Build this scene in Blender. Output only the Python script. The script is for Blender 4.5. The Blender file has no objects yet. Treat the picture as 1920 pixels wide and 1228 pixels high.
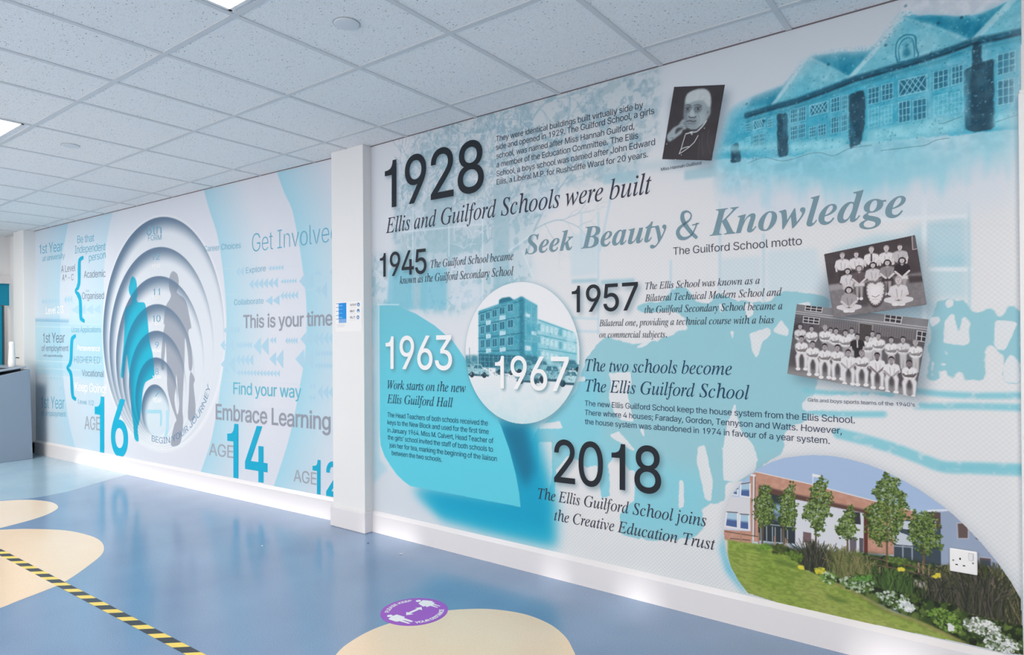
# School corridor with two printed wall murals.  World units are metres, z = 0 is the floor.
# Prints on the walls are laid out in millimetres along each wall (u to the right, z up).
import bpy, bmesh, math, random
import numpy as np
from mathutils import Matrix, Vector
from mathutils.geometry import delaunay_2d_cdt

SC = bpy.context.scene
COL = SC.collection
R = math.radians

# ------------------------------------------------------------------ camera
EYE = 1.2773
yaw, pitch, roll = 0.63808741, 0.00294853, -0.00699957
cy_, sy_, cp_, sp_ = math.cos(yaw), math.sin(yaw), math.cos(pitch), math.sin(pitch)
fw = Vector((-sy_ * cp_, cy_ * cp_, sp_))
rt = Vector((cy_, sy_, 0)); up = rt.cross(fw)
r2 = rt * math.cos(roll) + up * math.sin(roll)
u2 = up * math.cos(roll) - rt * math.sin(roll)
cam_d = bpy.data.cameras.new('camera'); cam = bpy.data.objects.new('camera', cam_d); COL.objects.link(cam)
m = Matrix((( r2.x, u2.x, -fw.x, 0), (r2.y, u2.y, -fw.y, 0), (r2.z, u2.z, -fw.z, EYE), (0, 0, 0, 1)))
cam.matrix_world = m
cam_d.sensor_width = 36; cam_d.lens = 1224.0736 / 1920 * 36
cam_d.shift_y = 20.6957 / 1920
cam_d.clip_start = 0.02
SC.camera = cam

# ------------------------------------------------------------------ light and exposure
SC.view_settings.view_transform = 'Standard'; SC.view_settings.look = 'None'
SC.view_settings.gamma = 1; SC.view_settings.use_curve_mapping = False
SC.view_settings.exposure = 0.31
wd = bpy.data.worlds.new('daylight'); SC.world = wd; wd.use_nodes = True
wd.node_tree.nodes['Background'].inputs[0].default_value = (1.0, 0.89, 0.765, 1)
wd.node_tree.nodes['Background'].inputs[1].default_value = 0.5

def lamp(kind, name, loc, energy, color, rot=(0, 0, 0), **kw):
    d = bpy.data.lights.new(name, kind); d.energy = energy; d.color = color
    for k, v in kw.items(): setattr(d, k, v)
    o = bpy.data.objects.new(name, d); COL.objects.link(o); o.location = loc; o.rotation_euler = rot
    return o
# added fill lamps standing in for unseen windows behind the camera
for x, pw in ((-8.2, 50), (-5.4, 50), (-2.6, 44), (0.2, 34), (2.6, 26)):
    lamp('AREA', 'daylight_fill', (x, -3.4, 1.35), pw, (1.0, 0.875, 0.735), (R(116), 0, 0), shape='RECTANGLE', size=1.9, size_y=1.5)
# low winter sun that reaches the foot of the mural wall through added slots
SUN_E = R(18.5)
lamp('SUN', 'low_sun', (0, -6, 4), 1.6, (1.0, 0.93, 0.87), (R(90) - SUN_E, 0, 0), angle=R(1.6))
CEIL = 2.5947
# ceiling panels of the same array that hang outside the frame
for x, y, pw in ((0.65, 1.12, 22), (-7.75, 1.08, 46), (-2.14, -1.7, 30), (-4.93, -1.7, 46), (0.65, -1.7, 22), (-7.75, -1.7, 40)):
    lamp('AREA', 'panel_light', (x, y, CEIL - 0.02), pw, (1.0, 0.89, 0.755), (0, 0, 0), shape='SQUARE', size=0.58)

# ------------------------------------------------------------------ helpers
PAINT = 1.0       # reflectance of printed ink against its tone on paper
def lin1(c):
    c = c / 255.0
    return c / 12.92 if c <= 0.04045 else ((c + 0.055) / 1.055) ** 2.4
def lin(c, g=None):
    g = PAINT if g is None else g
    return tuple(min(lin1(v) * g, 0.9) for v in c) + (1.0,)
MATS = {}
def mat(name, c, rough=0.55, spec=0.4, g=None, emit=None, metal=0.0):
    if name in MATS: return MATS[name]
    m_ = bpy.data.materials.new(name); m_.use_nodes = True
    b = m_.node_tree.nodes['Principled BSDF']
    b.inputs['Base Color'].default_value = lin(c, g)
    b.inputs['Roughness'].default_value = rough
    b.inputs['Specular IOR Level'].default_value = spec
    b.inputs['Metallic'].default_value = metal
    if emit:
        b.inputs['Emission Color'].default_value = (1, 0.985, 0.97, 1)
        b.inputs['Emission Strength'].default_value = emit
    MATS[name] = m_
    return m_
def N(nt, kind, **kw):
    n = nt.nodes.new(kind)
    for k, v in kw.items(): setattr(n, k, v)
    return n

class MB:
    """collects faces for one mesh"""
    def __init__(s): s.v = []; s.f = []
    def face(s, pts):
        i = len(s.v); s.v += [tuple(p) for p in pts]; s.f.append(tuple(range(i, i + len(pts))))
    def box(s, x0, x1, y0, y1, z0, z1):
        i = len(s.v)
        s.v += [(x, y, z) for z in (z0, z1) for y in (y0, y1) for x in (x0, x1)]
        s.f += [tuple(i + k for k in q) for q in ((0, 2, 3, 1), (4, 5, 7, 6), (0, 1, 5, 4), (2, 6, 7, 3), (0, 4, 6, 2), (1, 3, 7, 5))]
    def lathe(s, prof, n=32, cx=0, cy=0):
        i = len(s.v)
        for r_, z in prof:
            for k in range(n):
                a = 2 * math.pi * k / n; s.v.append((cx + r_ * math.cos(a), cy + r_ * math.sin(a), z))
        for j in range(len(prof) - 1):
            for k in range(n):
                a, b = i + j * n + k, i + j * n + (k + 1) % n
                s.f.append((a, b, b + n, a + n))
        s.f.append(tuple(i + k for k in reversed(range(n)))); j = i + (len(prof) - 1) * n
        s.f.append(tuple(j + k for k in range(n)))
    def prism(s, pts, z0, z1):
        """polygon in xy from z0 to z1"""
        n = len(pts); i = len(s.v)
        s.v += [(x, y, z0) for x, y in pts] + [(x, y, z1) for x, y in pts]
        s.f += [tuple(i + k for k in reversed(range(n))), tuple(i + n + k for k in range(n))]
        s.f += [(i + k, i + (k + 1) % n, i + n + (k + 1) % n, i + n + k) for k in range(n)]
    def tube(s, pts, r_, n=10):
        pts = [Vector(p) for p in pts]; i = len(s.v)
        for j, p in enumerate(pts):
            t = (pts[min(j + 1, len(pts) - 1)] - pts[max(j - 1, 0)]).normalized()
            a = t.orthogonal().normalized(); b = t.cross(a)
            for k in range(n):
                q = 2 * math.pi * k / n; s.v.append(tuple(p + a * (r_ * math.cos(q)) + b * (r_ * math.sin(q))))
        for j in range(len(pts) - 1):
            for k in range(n):
                a, b = i + j * n + k, i + j * n + (k + 1) % n
                s.f.append((a, b, b + n, a + n))
        s.f.append(tuple(i + k for k in reversed(range(n)))); j = i + (len(pts) - 1) * n
        s.f.append(tuple(j + k for k in range(n)))
    def build(s, name, material, parent=None, bevel=0, smooth=False):
        me = bpy.data.meshes.new(name); me.from_pydata(s.v, [], s.f); me.update()
        bm = bmesh.new(); bm.from_mesh(me); bmesh.ops.recalc_face_normals(bm, faces=bm.faces); bm.to_mesh(me); bm.free()
        me.materials.append(material)
        o = bpy.data.objects.new(name, me); COL.objects.link(o); o.parent = parent
        if bevel:
            b = o.modifiers.new('edge', 'BEVEL'); b.width = bevel; b.segments = 3; b.limit_method = 'ANGLE'
        if smooth: me.shade_smooth()
        return o
def tag(o, label=None, cat=None, group=None, kind=None):
    for k, v in (('label', label), ('category', cat), ('group', group), ('kind', kind)):
        if v: o[k] = v
    return o
def empty(name, loc, rz=0.0):
    o = bpy.data.objects.new(name, None); COL.objects.link(o); o.location = loc; o.rotation_euler = (0, 0, rz)
    o.empty_display_size = 0.2
    return o

# ------------------------------------------------------------------ lettering
FDIR = bpy.utils.system_resource('DATAFILES', path='fonts')
def font(fn):
    try: return bpy.data.fonts.load(FDIR + '/' + fn)
    except Exception: return None
SANS, MATHF = font('Inter.woff2'), font('NotoSansMath-Regular.woff2')
def italic(s, bold=False):
    if MATHF is None: return s
    r_ = ''
    for c in s:
        if 'A' <= c <= 'Z': r_ += chr((0x1D468 if bold else 0x1D434) + ord(c) - 65)
        elif c == 'h' and not bold: r_ += '\u210e'
        elif 'a' <= c <= 'z': r_ += chr((0x1D482 if bold else 0x1D44E) + ord(c) - 97)
        else: r_ += c
    return r_
def string_splines(s, fnt):
    cu = bpy.data.curves.new('lettering', 'FONT'); cu.body = s
    if fnt: cu.font = fnt
    o = bpy.data.objects.new('lettering', cu)
    c2 = o.to_curve(bpy.context.evaluated_depsgraph_get())
    res = {}
    for sp in c2.splines:
        b = sp.bezier_points; n = len(b); pts = []
        for i in range(n):
            p0, p3 = b[i].co.xy, b[(i + 1) % n].co.xy
            h1, h2 = b[i].handle_right.xy, b[(i + 1) % n].handle_left.xy
            pts.append(tuple(p0)); d = p3 - p0; L_ = d.length
            if L_ < 1e-6: continue
            dev = max(abs(d.x * (h.y - p0.y) - d.y * (h.x - p0.x)) / L_ for h in (h1, h2))
            if dev > 2e-3:
                k = 4 if dev < 0.03 else 8
                for j in range(1, k):
                    t = j / k; w = 1 - t
                    pts.append(tuple(p0 * w ** 3 + h1 * (3 * w * w * t) + h2 * (3 * w * t * t) + p3 * t ** 3))
        if len(pts) > 2: res.setdefault(sp.character_index, []).append(np.array(pts))
    o.to_curve_clear(); bpy.data.objects.remove(o); bpy.data.curves.remove(cu)
    return res
def thin(cs, d):
    """move every contour by d towards the inside of the letter stroke"""
    big = max(cs, key=lambda c: abs(area(c))); sg = 1 if area(big) > 0 else -1
    out = []
    for c in cs:
        e = np.roll(c, -1, 0) - c; e /= np.maximum(np.hypot(e[:, 0], e[:, 1]), 1e-9)[:, None]
        nrm = np.stack([-e[:, 1], e[:, 0]], 1) * sg
        q = nrm + np.roll(nrm, 1, 0); q /= np.maximum((q * q).sum(1) / 2, 0.5)[:, None]
        out.append(c + q * d)
    return out
def area(c): return 0.5 * np.sum(c[:, 0] * np.roll(c[:, 1], -1) - c[:, 1] * np.roll(c[:, 0], -1))
def fill_tris(cs):
    vs, es = [], []
    for c in cs:
        n0 = len(vs); vs += [Vector(p) for p in c]; es += [(n0 + i, n0 + (i + 1) % len(c)) for i in range(len(c))]
    V, _, F_, *_ = delaunay_2d_cdt(vs, es, [], 0, 1e-6)
    V = np.array([tuple(v) for v in V]); F_ = np.array(F_)
    ce = V[F_].mean(1); wn = np.zeros(len(ce), int)
    for c in cs:
        a, b = c, np.roll(c, -1, 0)
        x, y = ce[:, 0][:, None], ce[:, 1][:, None]
        cr = (b[:, 0] - a[:, 0]) * (y - a[:, 1]) - (x - a[:, 0]) * (b[:, 1] - a[:, 1])
        wn += ((a[:, 1] <= y) & (b[:, 1] > y) & (cr > 0)).sum(1) - ((a[:, 1] > y) & (b[:, 1] <= y) & (cr < 0)).sum(1)
    return V, F_[wn != 0]
GC = {}; CAPH = {}
ONE = np.array([(0.10, 0.515), (0.10, 0.578), (0.17, 0.582), (0.225, 0.60), (0.262, 0.635), (0.282, 0.68), (0.29, 0.727), (0.362, 0.727), (0.362, 0.0), (0.268, 0.0), (0.268, 0.515)])
def cap_height(fnt, kind):
    if kind not in CAPH:
        g = string_splines(italic('E', kind == 'B') if kind in 'IB' else 'E', fnt)
        a = np.concatenate(list(g.values())[0]); CAPH[kind] = a[:, 1].max()
    return CAPH[kind]
def letters(s, kind='S', d=0.0, trk=None):
    """glyphs of a string: list of (vertices, triangles), width, left edge, cap height"""
    fnt = SANS if kind == 'S' else MATHF
    if trk is None: trk = 0.022 if kind == 'S' else 0.0     # the sans is set tight
    st = italic(s, kind == 'B') if kind in 'IB' else s
    sp = string_splines(st, fnt); out = []; lo, hi = 1e9, -1e9
    for ci, cs in sp.items():
        key = (kind, d, st[ci] if ci < len(st) else ci, len(cs)); o = cs[0][0]
        if kind == 'S' and key[2] == '1':      # a plain numeral one without a foot
            al = np.concatenate(cs); k1 = (al[:, 1].max() - al[:, 1].min()) / 0.727; xm = (al[:, 0].min() + al[:, 0].max()) / 2 - 0.24 * k1
            cs = [ONE * k1 + (xm, 0.0)]; o = cs[0][0]
        if key not in GC:
            rel = [c - o for c in cs]
            GC[key] = fill_tris(thin(rel, d) if d else rel)
        V, T = GC[key]
        sh = np.array((-trk * ci, 0.0)); out.append((V + o + sh, T)); al = np.concatenate(cs) + sh
        lo = min(lo, al[:, 0].min()); hi = max(hi, al[:, 0].max())
    return out, lo, hi, cap_height(fnt, kind)
class Print:
    """flat printed shapes in the wall plane, all of one ink"""
    def __init__(s): s.v = []; s.f = []
    def add(s, V, T):
        n = len(s.v); s.v += [tuple(p) for p in V]; s.f += [tuple(int(i) + n for i in t) for t in T]
    def poly(s, pts): s.add(*fill_tris([np.array(pts, float)]))
    def text(s, t, P, kind='S', d=0.0, trk=None):
        """P: left end of the baseline, right end, point at cap height above the left end"""
        A, B, T = (np.array(p, float) for p in P)
        g, lo, hi, cap = letters(t, kind, d, trk)
        e1 = (B - A) / (hi - lo); e2 = (T - A) / cap; q = []
        for V, F_ in g:
            X = A + (V[:, :1] - lo) * e1 + V[:, 1:] * e2
            s.add(X, F_); q.append(X[F_])
        return q
    def path_text(s, t, pts, size, kind='S', d=0.0, flip=1):
        """letters stand one by one along a polyline"""
        pts = np.array(pts, float); seg = np.hypot(*np.diff(pts, axis=0).T); cum = np.concatenate([[0], np.cumsum(seg)])
        g, lo, hi, cap = letters(t, kind, d); k = cum[-1] / (hi - lo)
        for V, F_ in g:
            xm = (V[:, 0].min() + V[:, 0].max()) / 2; q = (xm - lo) * k
            j = min(np.searchsorted(cum, q, 'right') - 1, len(seg) - 1)
            dr = (pts[j + 1] - pts[j]) / seg[j]; p = pts[j] + dr * (q - cum[j]); up_ = np.array((-dr[1], dr[0])) * flip
            s.add(p + (V[:, :1] - xm) * k * dr + V[:, 1:] * (size / cap) * up_, F_)
    def build(s, name, material, parent, off, label=None, end=None):
        """off: how far in front of the wall, mm"""
        me = bpy.data.meshes.new(name)
        me.from_pydata([(x / 1000, -off / 1000, z / 1000) for x, z in s.v], [], s.f)
        me.update(); me.materials.append(material)
        bm = bmesh.new(); bm.from_mesh(me)
        for f in bm.faces:
            if f.normal.y > 0: f.normal_flip()
        if end is not None: bmesh.ops.bisect_plane(bm, geom=bm.verts[:] + bm.edges[:] + bm.faces[:], plane_co=(end / 1000, 0, 0), plane_no=(1, 0, 0), clear_outer=True)
        bm.to_mesh(me); bm.free()
        o = bpy.data.objects.new(name, me); COL.objects.link(o); o.parent = parent
        if label: o['label'] = label
        return o

# ------------------------------------------------------------------ printed pictures
def box_blur(a, r_, axis):
    r_ = int(r_)
    if r_ < 1: return a
    a = np.moveaxis(a, axis, 0); p = np.concatenate([np.repeat(a[:1], r_ + 1, 0), a, np.repeat(a[-1:], r_, 0)])
    c = np.cumsum(p, 0); n = 2 * r_ + 1
    return np.moveaxis((c[n:] - c[:-n]) / n, 0, axis)
def blur(a, s):
    for _ in range(3):
        a = box_blur(box_blur(a, round(s), 0), round(s), 1)
    return a
class Ink:
    """a picture printed on the wall: a fine sheet of points, each with its own ink; mm"""
    def __init__(s, u0, u1, z0, z1, step, base):
        s.u0, s.z0, s.st = u0, z0, step
        s.nu, s.nz = int((u1 - u0) / step) + 1, int((z1 - z0) / step) + 1
        s.c = np.empty((s.nz, s.nu, 3), np.float32); s.c[:] = base
        s.dot = np.zeros((s.nz, s.nu), np.float32)
        s.U = u0 + step * np.arange(s.nu)[None, :]; s.Z = z0 + step * np.arange(s.nz)[:, None]
    def mask(s, pts, pad=0):
        P = (np.array(pts, float) - (s.u0, s.z0)) / s.st
        r0 = max(int(P[:, 1].min()) - 1 - pad, 0); r1 = min(int(P[:, 1].max()) + 2 + pad, s.nz)
        c0 = max(int(P[:, 0].min()) - 1 - pad, 0); c1 = min(int(P[:, 0].max()) + 2 + pad, s.nu)
        if r1 <= r0 or c1 <= c0: return None
        cov = np.zeros((r1 - r0, c1 - c0), np.float32); a, b = P, np.roll(P, -1, 0); W_ = c1 - c0
        lo, hi = np.minimum(a[:, 1], b[:, 1]), np.maximum(a[:, 1], b[:, 1])
        for r_ in range(r0, r1):
            for sub in (-0.25, 0.25):
                y = r_ + sub; k = (lo <= y) & (hi > y)
                if not k.any(): continue
                xs = np.sort(a[k, 0] + (y - a[k, 1]) / (b[k, 1] - a[k, 1]) * (b[k, 0] - a[k, 0])) - c0 + 0.5
                for x0, x1 in zip(xs[::2], xs[1::2]):
                    x0, x1 = max(x0, 0), min(x1, W_)
                    if x1 <= x0: continue
                    i0, i1 = int(x0), min(int(x1), W_ - 1)
                    if i0 == i1: cov[r_ - r0, i0] += (x1 - x0) * 0.5
                    else:
                        cov[r_ - r0, i0] += (i0 + 1 - x0) * 0.5; cov[r_ - r0, i1] += (x1 - i1) * 0.5
                        cov[r_ - r0, i0 + 1:i1] += 0.5
        return slice(r0, r1), slice(c0, c1), np.clip(cov, 0, 1)
    def put(s, sl, a, col, dot=None):
        """blend col (0-255 tuple or array) in with the strength a"""
        v = s.c[sl[0], sl[1]]; a = a[..., None]
        v += (np.asarray(col, np.float32) - v) * a
        if dot is not None:
            w = s.dot[sl[0], sl[1]]; w += (dot - w) * a[..., 0]
    def fill(s, pts, col, a=1.0, soft=0, tex=None, dot=None, mul=False):
        k = s.mask(pts, int(3 * soft / s.st) + 1 if soft else 0)
        if k is None: return
        r_, c_, m_ = k
        if soft: m_ = blur(m_, soft / s.st)
        m_ = m_ * (a[r_, c_] if isinstance(a, np.ndarray) else a)
        if tex is not None: m_ = m_ * tex[r_, c_]
        if mul: col = s.c[r_, c_] * (np.array(col) / 255.0)
        elif isinstance(col, np.ndarray) and col.ndim == 3: col = col[r_, c_]
        s.put((r_, c_), m_, col, dot)
    def ragged(s, pts, col, nz_, amp, soft, a=1.0, dot=None, hard=5.0):
        """a flat shape with a torn, grainy outline"""
        k = s.mask(pts, int(3 * soft / s.st) + 2)
        if k is None: return
        m_ = blur(k[2], soft / s.st); m_ = np.clip((m_ - 0.5 + (nz_[k[0], k[1]] - 0.5) * amp) * hard + 0.5, 0, 1) * (a[k[0], k[1]] if isinstance(a, np.ndarray) else a)
        s.put(k[:2], m_.astype(np.float32), col[k[0], k[1]] if isinstance(col, np.ndarray) and col.ndim == 3 else col, dot)
    def dist(s, pts):
        P = np.array(pts, float); best = np.full((s.nz, s.nu), 1e9, np.float32)
        for p, q in zip(P[:-1], P[1:]):
            d = q - p; t = np.clip(((s.U - p[0]) * d[0] + (s.Z - p[1]) * d[1]) / max(d @ d, 1e-9), 0, 1)
            best = np.minimum(best, np.hypot(s.U - p[0] - t * d[0], s.Z - p[1] - t * d[1]))
        return best
    def line(s, pts, w, col, a=1.0, soft=0, tex=None, dot=None):
        P = np.array(pts, float); pd = w + soft * 3 + 2 * s.st
        r0 = max(int((P[:, 1].min() - pd - s.z0) / s.st), 0); r1 = min(int((P[:, 1].max() + pd - s.z0) / s.st) + 1, s.nz)
        c0 = max(int((P[:, 0].min() - pd - s.u0) / s.st), 0); c1 = min(int((P[:, 0].max() + pd - s.u0) / s.st) + 1, s.nu)
        if r1 <= r0 or c1 <= c0: return
        best = np.full((r1 - r0, c1 - c0), 1e9); U, Z = s.U[:, c0:c1], s.Z[r0:r1]
        for p, q in zip(P[:-1], P[1:]):
            d = q - p; t = np.clip(((U - p[0]) * d[0] + (Z - p[1]) * d[1]) / max(d @ d, 1e-9), 0, 1)
            best = np.minimum(best, np.hypot(U - p[0] - t * d[0], Z - p[1] - t * d[1]))
        m_ = np.clip((w / 2 - best) / s.st + 0.5, 0, 1) if not soft else np.clip((w / 2 + soft - best) / (2 * soft), 0, 1)
        m_ = m_ * min(1.0, w / s.st) * a
        if tex is not None: m_ = m_ * tex[r0:r1, c0:c1]
        s.put((slice(r0, r1), slice(c0, c1)), m_.astype(np.float32), col, dot)
    def oval(s, c, rx, rz, col, a=1.0, soft=0, tilt=0.0, **kw):
        t = np.linspace(0, 2 * np.pi, 33)[:-1]; x, z = rx * np.cos(t), rz * np.sin(t)
        ct, st_ = math.cos(tilt), math.sin(tilt)
        s.fill(np.stack([c[0] + x * ct - z * st_, c[1] + x * st_ + z * ct], 1), col, a, soft, **kw)
    def noise(s, scale, seed=0, octv=4, sx=1.0):
        rg = np.random.default_rng(seed); out = np.zeros((s.nz, s.nu), np.float32); am, tot = 1.0, 0
        for o in range(octv):
            cz, cu = s.st / scale, s.st / (scale * sx)
            n_z, n_u = int(s.nz * cz) + 3, int(s.nu * cu) + 3; g = rg.random((n_z, n_u)).astype(np.float32)
            y, x = np.arange(s.nz) * cz, np.arange(s.nu) * cu; yi, xi = y.astype(int), x.astype(int)
            fy, fx = (y - yi)[:, None], (x - xi)[None, :]; fy, fx = fy * fy * (3 - 2 * fy), fx * fx * (3 - 2 * fx)
            out += am * ((g[yi][:, xi] * (1 - fx) + g[yi][:, xi + 1] * fx) * (1 - fy) + (g[yi + 1][:, xi] * (1 - fx) + g[yi + 1][:, xi + 1] * fx) * fy)
            tot += am; am *= 0.55; scale *= 0.5
            if scale < s.st * 1.2: break
        return out / tot
    def dabs(s, poly, n, rmin, rmax, cols, seed=0, a=0.9, squash=1.0):
        """many small brush marks inside a polygon"""
        rg = np.random.default_rng(seed); P = np.array(poly, float); k = s.mask(P)
        if k is None: return
        rr, cc = np.nonzero(k[2] > 0.5)
        if len(rr) == 0: return
        for i in rg.integers(0, len(rr), n):
            cz, cu = rr[i] + k[0].start, cc[i] + k[1].start; r_ = rg.uniform(rmin, rmax) / s.st; q = int(r_ + 1.5)
            a0, a1, b0, b1 = max(cz - q, 0), min(cz + q + 1, s.nz), max(cu - q, 0), min(cu + q + 1, s.nu)
            yy, xx = np.arange(a0, a1)[:, None] - cz, np.arange(b0, b1)[None, :] - cu
            m_ = np.clip(r_ + 0.5 - np.hypot(xx, yy / squash), 0, 1).astype(np.float32) * a
            s.put((slice(a0, a1), slice(b0, b1)), m_, cols[rg.integers(len(cols))])
    def build(s, name, material, parent, off, clip=None, label=None):
        keep = None
        if clip is not None:
            k = s.mask(clip); full = np.zeros((s.nz, s.nu), np.float32)
            if k: full[k[0], k[1]] = k[2]
            keep = full > 0.5
        nz, nu = s.nz, s.nu
        co = np.zeros((nz, nu, 3), np.float32); co[..., 0] = s.U / 1000; co[..., 1] = -off / 1000; co[..., 2] = s.Z / 1000
        idx = np.arange(nz * nu, dtype=np.int32).reshape(nz, nu)
        q = np.stack([idx[:-1, :-1], idx[:-1, 1:], idx[1:, 1:], idx[1:, :-1]], -1).reshape(-1, 4)
        rgba = np.ones((nz * nu, 4), np.float32); rgba[:, :3] = np.clip(s.c.reshape(-1, 3) / 255.0, 0, 1); rgba[:, 3] = np.clip(s.dot.reshape(-1), 0, 1)
        co = co.reshape(-1, 3)
        if keep is not None:
            kk = keep.reshape(-1); q = q[kk[q].all(1)]; used = np.unique(q)
            mp = np.zeros(nz * nu, np.int32); mp[used] = np.arange(len(used)); q = mp[q]; co = co[used]; rgba = rgba[used]
        me = bpy.data.meshes.new(name); me.vertices.add(len(co)); me.vertices.foreach_set('co', co.ravel())
        me.loops.add(q.size); me.loops.foreach_set('vertex_index', q.ravel().astype(np.int32))
        me.polygons.add(len(q)); me.polygons.foreach_set('loop_start', np.arange(0, q.size, 4, dtype=np.int32))
        me.update(calc_edges=True)
        at = me.color_attributes.new('ink', 'BYTE_COLOR', 'POINT'); at.data.foreach_set('color_srgb', rgba.ravel())
        me.materials.append(material)
        o = bpy.data.objects.new(name, me); COL.objects.link(o); o.parent = parent
        if label: o['label'] = label
        return o
def ring(cx, cz, r_, n=96):
    return [(cx + r_ * math.cos(2 * math.pi * i / n), cz + r_ * math.sin(2 * math.pi * i / n)) for i in range(n)]
def smooth(pts, k=6, closed=False):
    """a rounder line through the points"""
    P = [np.array(p, float) for p in pts]; n = len(P); out = []
    for i in range(n if closed else n - 1):
        p0, p1, p2, p3 = (P[j % n] if closed else P[min(max(j, 0), n - 1)] for j in (i - 1, i, i + 1, i + 2))
        for j in range(k):
            t = j / k
            out.append(tuple(0.5 * (2 * p1 + (p2 - p0) * t + (2 * p0 - 5 * p1 + 4 * p2 - p3) * t * t + (3 * p1 - p0 - 3 * p2 + p3) * t ** 3)))
    if not closed: out.append(tuple(P[-1]))
    return out
def ink_material(name, pitch):
    m_ = bpy.data.materials.new(name); m_.use_nodes = True; nt = m_.node_tree; b = nt.nodes['Principled BSDF']
    at = N(nt, 'ShaderNodeVertexColor', layer_name='ink'); tc = N(nt, 'ShaderNodeTexCoord'); sx = N(nt, 'ShaderNodeSeparateXYZ')
    nt.links.new(tc.outputs['Object'], sx.inputs[0])
    def mt(op, a, b_=None):
        n = N(nt, 'ShaderNodeMath', operation=op)
        for i, v in enumerate((a, b_)):
            if v is None: continue
            if isinstance(v, (int, float)): n.inputs[i].default_value = v
            else: nt.links.new(v, n.inputs[i])
        return n.outputs[0]
    k = math.pi / pitch
    p = mt('SINE', mt('MULTIPLY', mt('ADD', sx.outputs['X'], 0.0), k))
    q = mt('SINE', mt('MULTIPLY', mt('ADD', sx.outputs['Z'], 0.0), k))
    dots = mt('MULTIPLY', p, q)
    mr = N(nt, 'ShaderNodeMapRange'); mr.interpolation_type = 'SMOOTHSTEP'
    nt.links.new(dots, mr.inputs['Value']); mr.inputs['From Min'].default_value = -0.35; mr.inputs['From Max'].default_value = 0.35
    f = mt('MULTIPLY', mr.outputs['Result'], at.outputs['Alpha'])
    mx = N(nt, 'ShaderNodeMix', data_type='RGBA'); mx.blend_type = 'MULTIPLY'
    nt.links.new(f, mx.inputs['Factor']); nt.links.new(at.outputs['Color'], mx.inputs['A']); mx.inputs['B'].default_value = (0.74, 0.90, 0.95, 1)
    g = N(nt, 'ShaderNodeVectorMath', operation='SCALE'); nt.links.new(mx.outputs['Result'], g.inputs[0]); g.inputs['Scale'].default_value = PAINT
    nt.links.new(g.outputs[0], b.inputs['Base Color'])
    b.inputs['Roughness'].default_value = 0.6; b.inputs['Specular IOR Level'].default_value = 0.3
    return m_
INK = ink_material('printed_vinyl', 0.0095)
def ink_col(c): return mat('ink_%d_%d_%d' % c, c, 0.6, 0.3)

# ------------------------------------------------------------------ the corridor
XP = -3.14175                       # where both wall lines are measured from
RW = ((XP, 2.97487, 0), math.atan(-0.012926842))      # timeline wall: foot point and turn
LW = ((XP, 3.01932, 0), math.atan(0.036573643))       # journey wall
def wall_mat(name, c, bump=0.0):
    m_ = mat(name, c, 0.6, 0.3)
    if bump:
        nt = m_.node_tree; t = N(nt, 'ShaderNodeTexCoord'); n = N(nt, 'ShaderNodeTexNoise'); n.inputs['Scale'].default_value = 140
        b = N(nt, 'ShaderNodeBump'); b.inputs['Strength'].default_value = bump; b.inputs['Distance'].default_value = 0.002
        nt.links.new(t.outputs['Object'], n.inputs['Vector']); nt.links.new(n.outputs[0], b.inputs['Height'])
        nt.links.new(b.outputs[0], nt.nodes['Principled BSDF'].inputs['Normal'])
    return m_
M_PLASTER = wall_mat('white_emulsion', (226, 228, 231), 0.08)
M_GLOSS = mat('white_gloss_paint', (222, 221, 226), 0.28, 0.5)

# floor: speckled safety vinyl
def vinyl(name, c, dark, light):
    m_ = bpy.data.materials.new(name); m_.use_nodes = True; nt = m_.node_tree; b = nt.nodes['Principled BSDF']
    t = N(nt, 'ShaderNodeTexCoord'); n1 = N(nt, 'ShaderNodeTexNoise'); n2 = N(nt, 'ShaderNodeTexNoise'); n3 = N(nt, 'ShaderNodeTexNoise')
    n1.inputs['Scale'].default_value = 260; n1.inputs['Detail'].default_value = 3; n2.inputs['Scale'].default_value = 2.2; n3.inputs['Scale'].default_value = 30
    for n in (n1, n2, n3): nt.links.new(t.outputs['Object'], n.inputs['Vector'])
    r_ = N(nt, 'ShaderNodeValToRGB'); e = r_.color_ramp.elements
    e[0].position, e[0].color = 0.34, lin(dark, 1); e[1].position, e[1].color = 0.66, lin(light, 1)
    k = e.new(0.5); k.color = lin(c, 1)
    nt.links.new(n1.outputs[0], r_.inputs[0])
    x = N(nt, 'ShaderNodeMix', data_type='RGBA'); x.blend_type = 'SOFT_LIGHT'; x.inputs['Factor'].default_value = 0.25
    nt.links.new(r_.outputs[0], x.inputs['A']); nt.links.new(n2.outputs[0], x.inputs['B'])
    nt.links.new(x.outputs['Result'], b.inputs['Base Color'])
    mr = N(nt, 'ShaderNodeMapRange'); mr.inputs['To Min'].default_value = 0.11; mr.inputs['To Max'].default_value = 0.22
    nt.links.new(n3.outputs[0], mr.inputs['Value']); nt.links.new(mr.outputs[0], b.inputs['Roughness'])
    b.inputs['Specular IOR Level'].default_value = 1.0
    bp = N(nt, 'ShaderNodeBump'); bp.inputs['Strength'].default_value = 0.05; bp.inputs['Distance'].default_value = 0.001
    nt.links.new(n1.outputs[0], bp.inputs['Height']); nt.links.new(bp.outputs[0], b.inputs['Normal'])
    return m_
V_BLUE = vinyl('blue_vinyl', (117, 146, 181), (107, 136, 171), (128, 157, 191))
V_PALE = vinyl('pale_blue_vinyl', (156, 186, 206), (144, 174, 196), (168, 198, 216))
V_SAND = vinyl('sand_vinyl', (250, 217, 184), (242, 206, 170), (252, 226, 198))
V_CREAM = vinyl('cream_vinyl', (251, 226, 202), (244, 216, 190), (253, 235, 216))
fb = MB(); fb.box(-13, 4.5, -3.6, 3.2, -0.1, 0)
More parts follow.
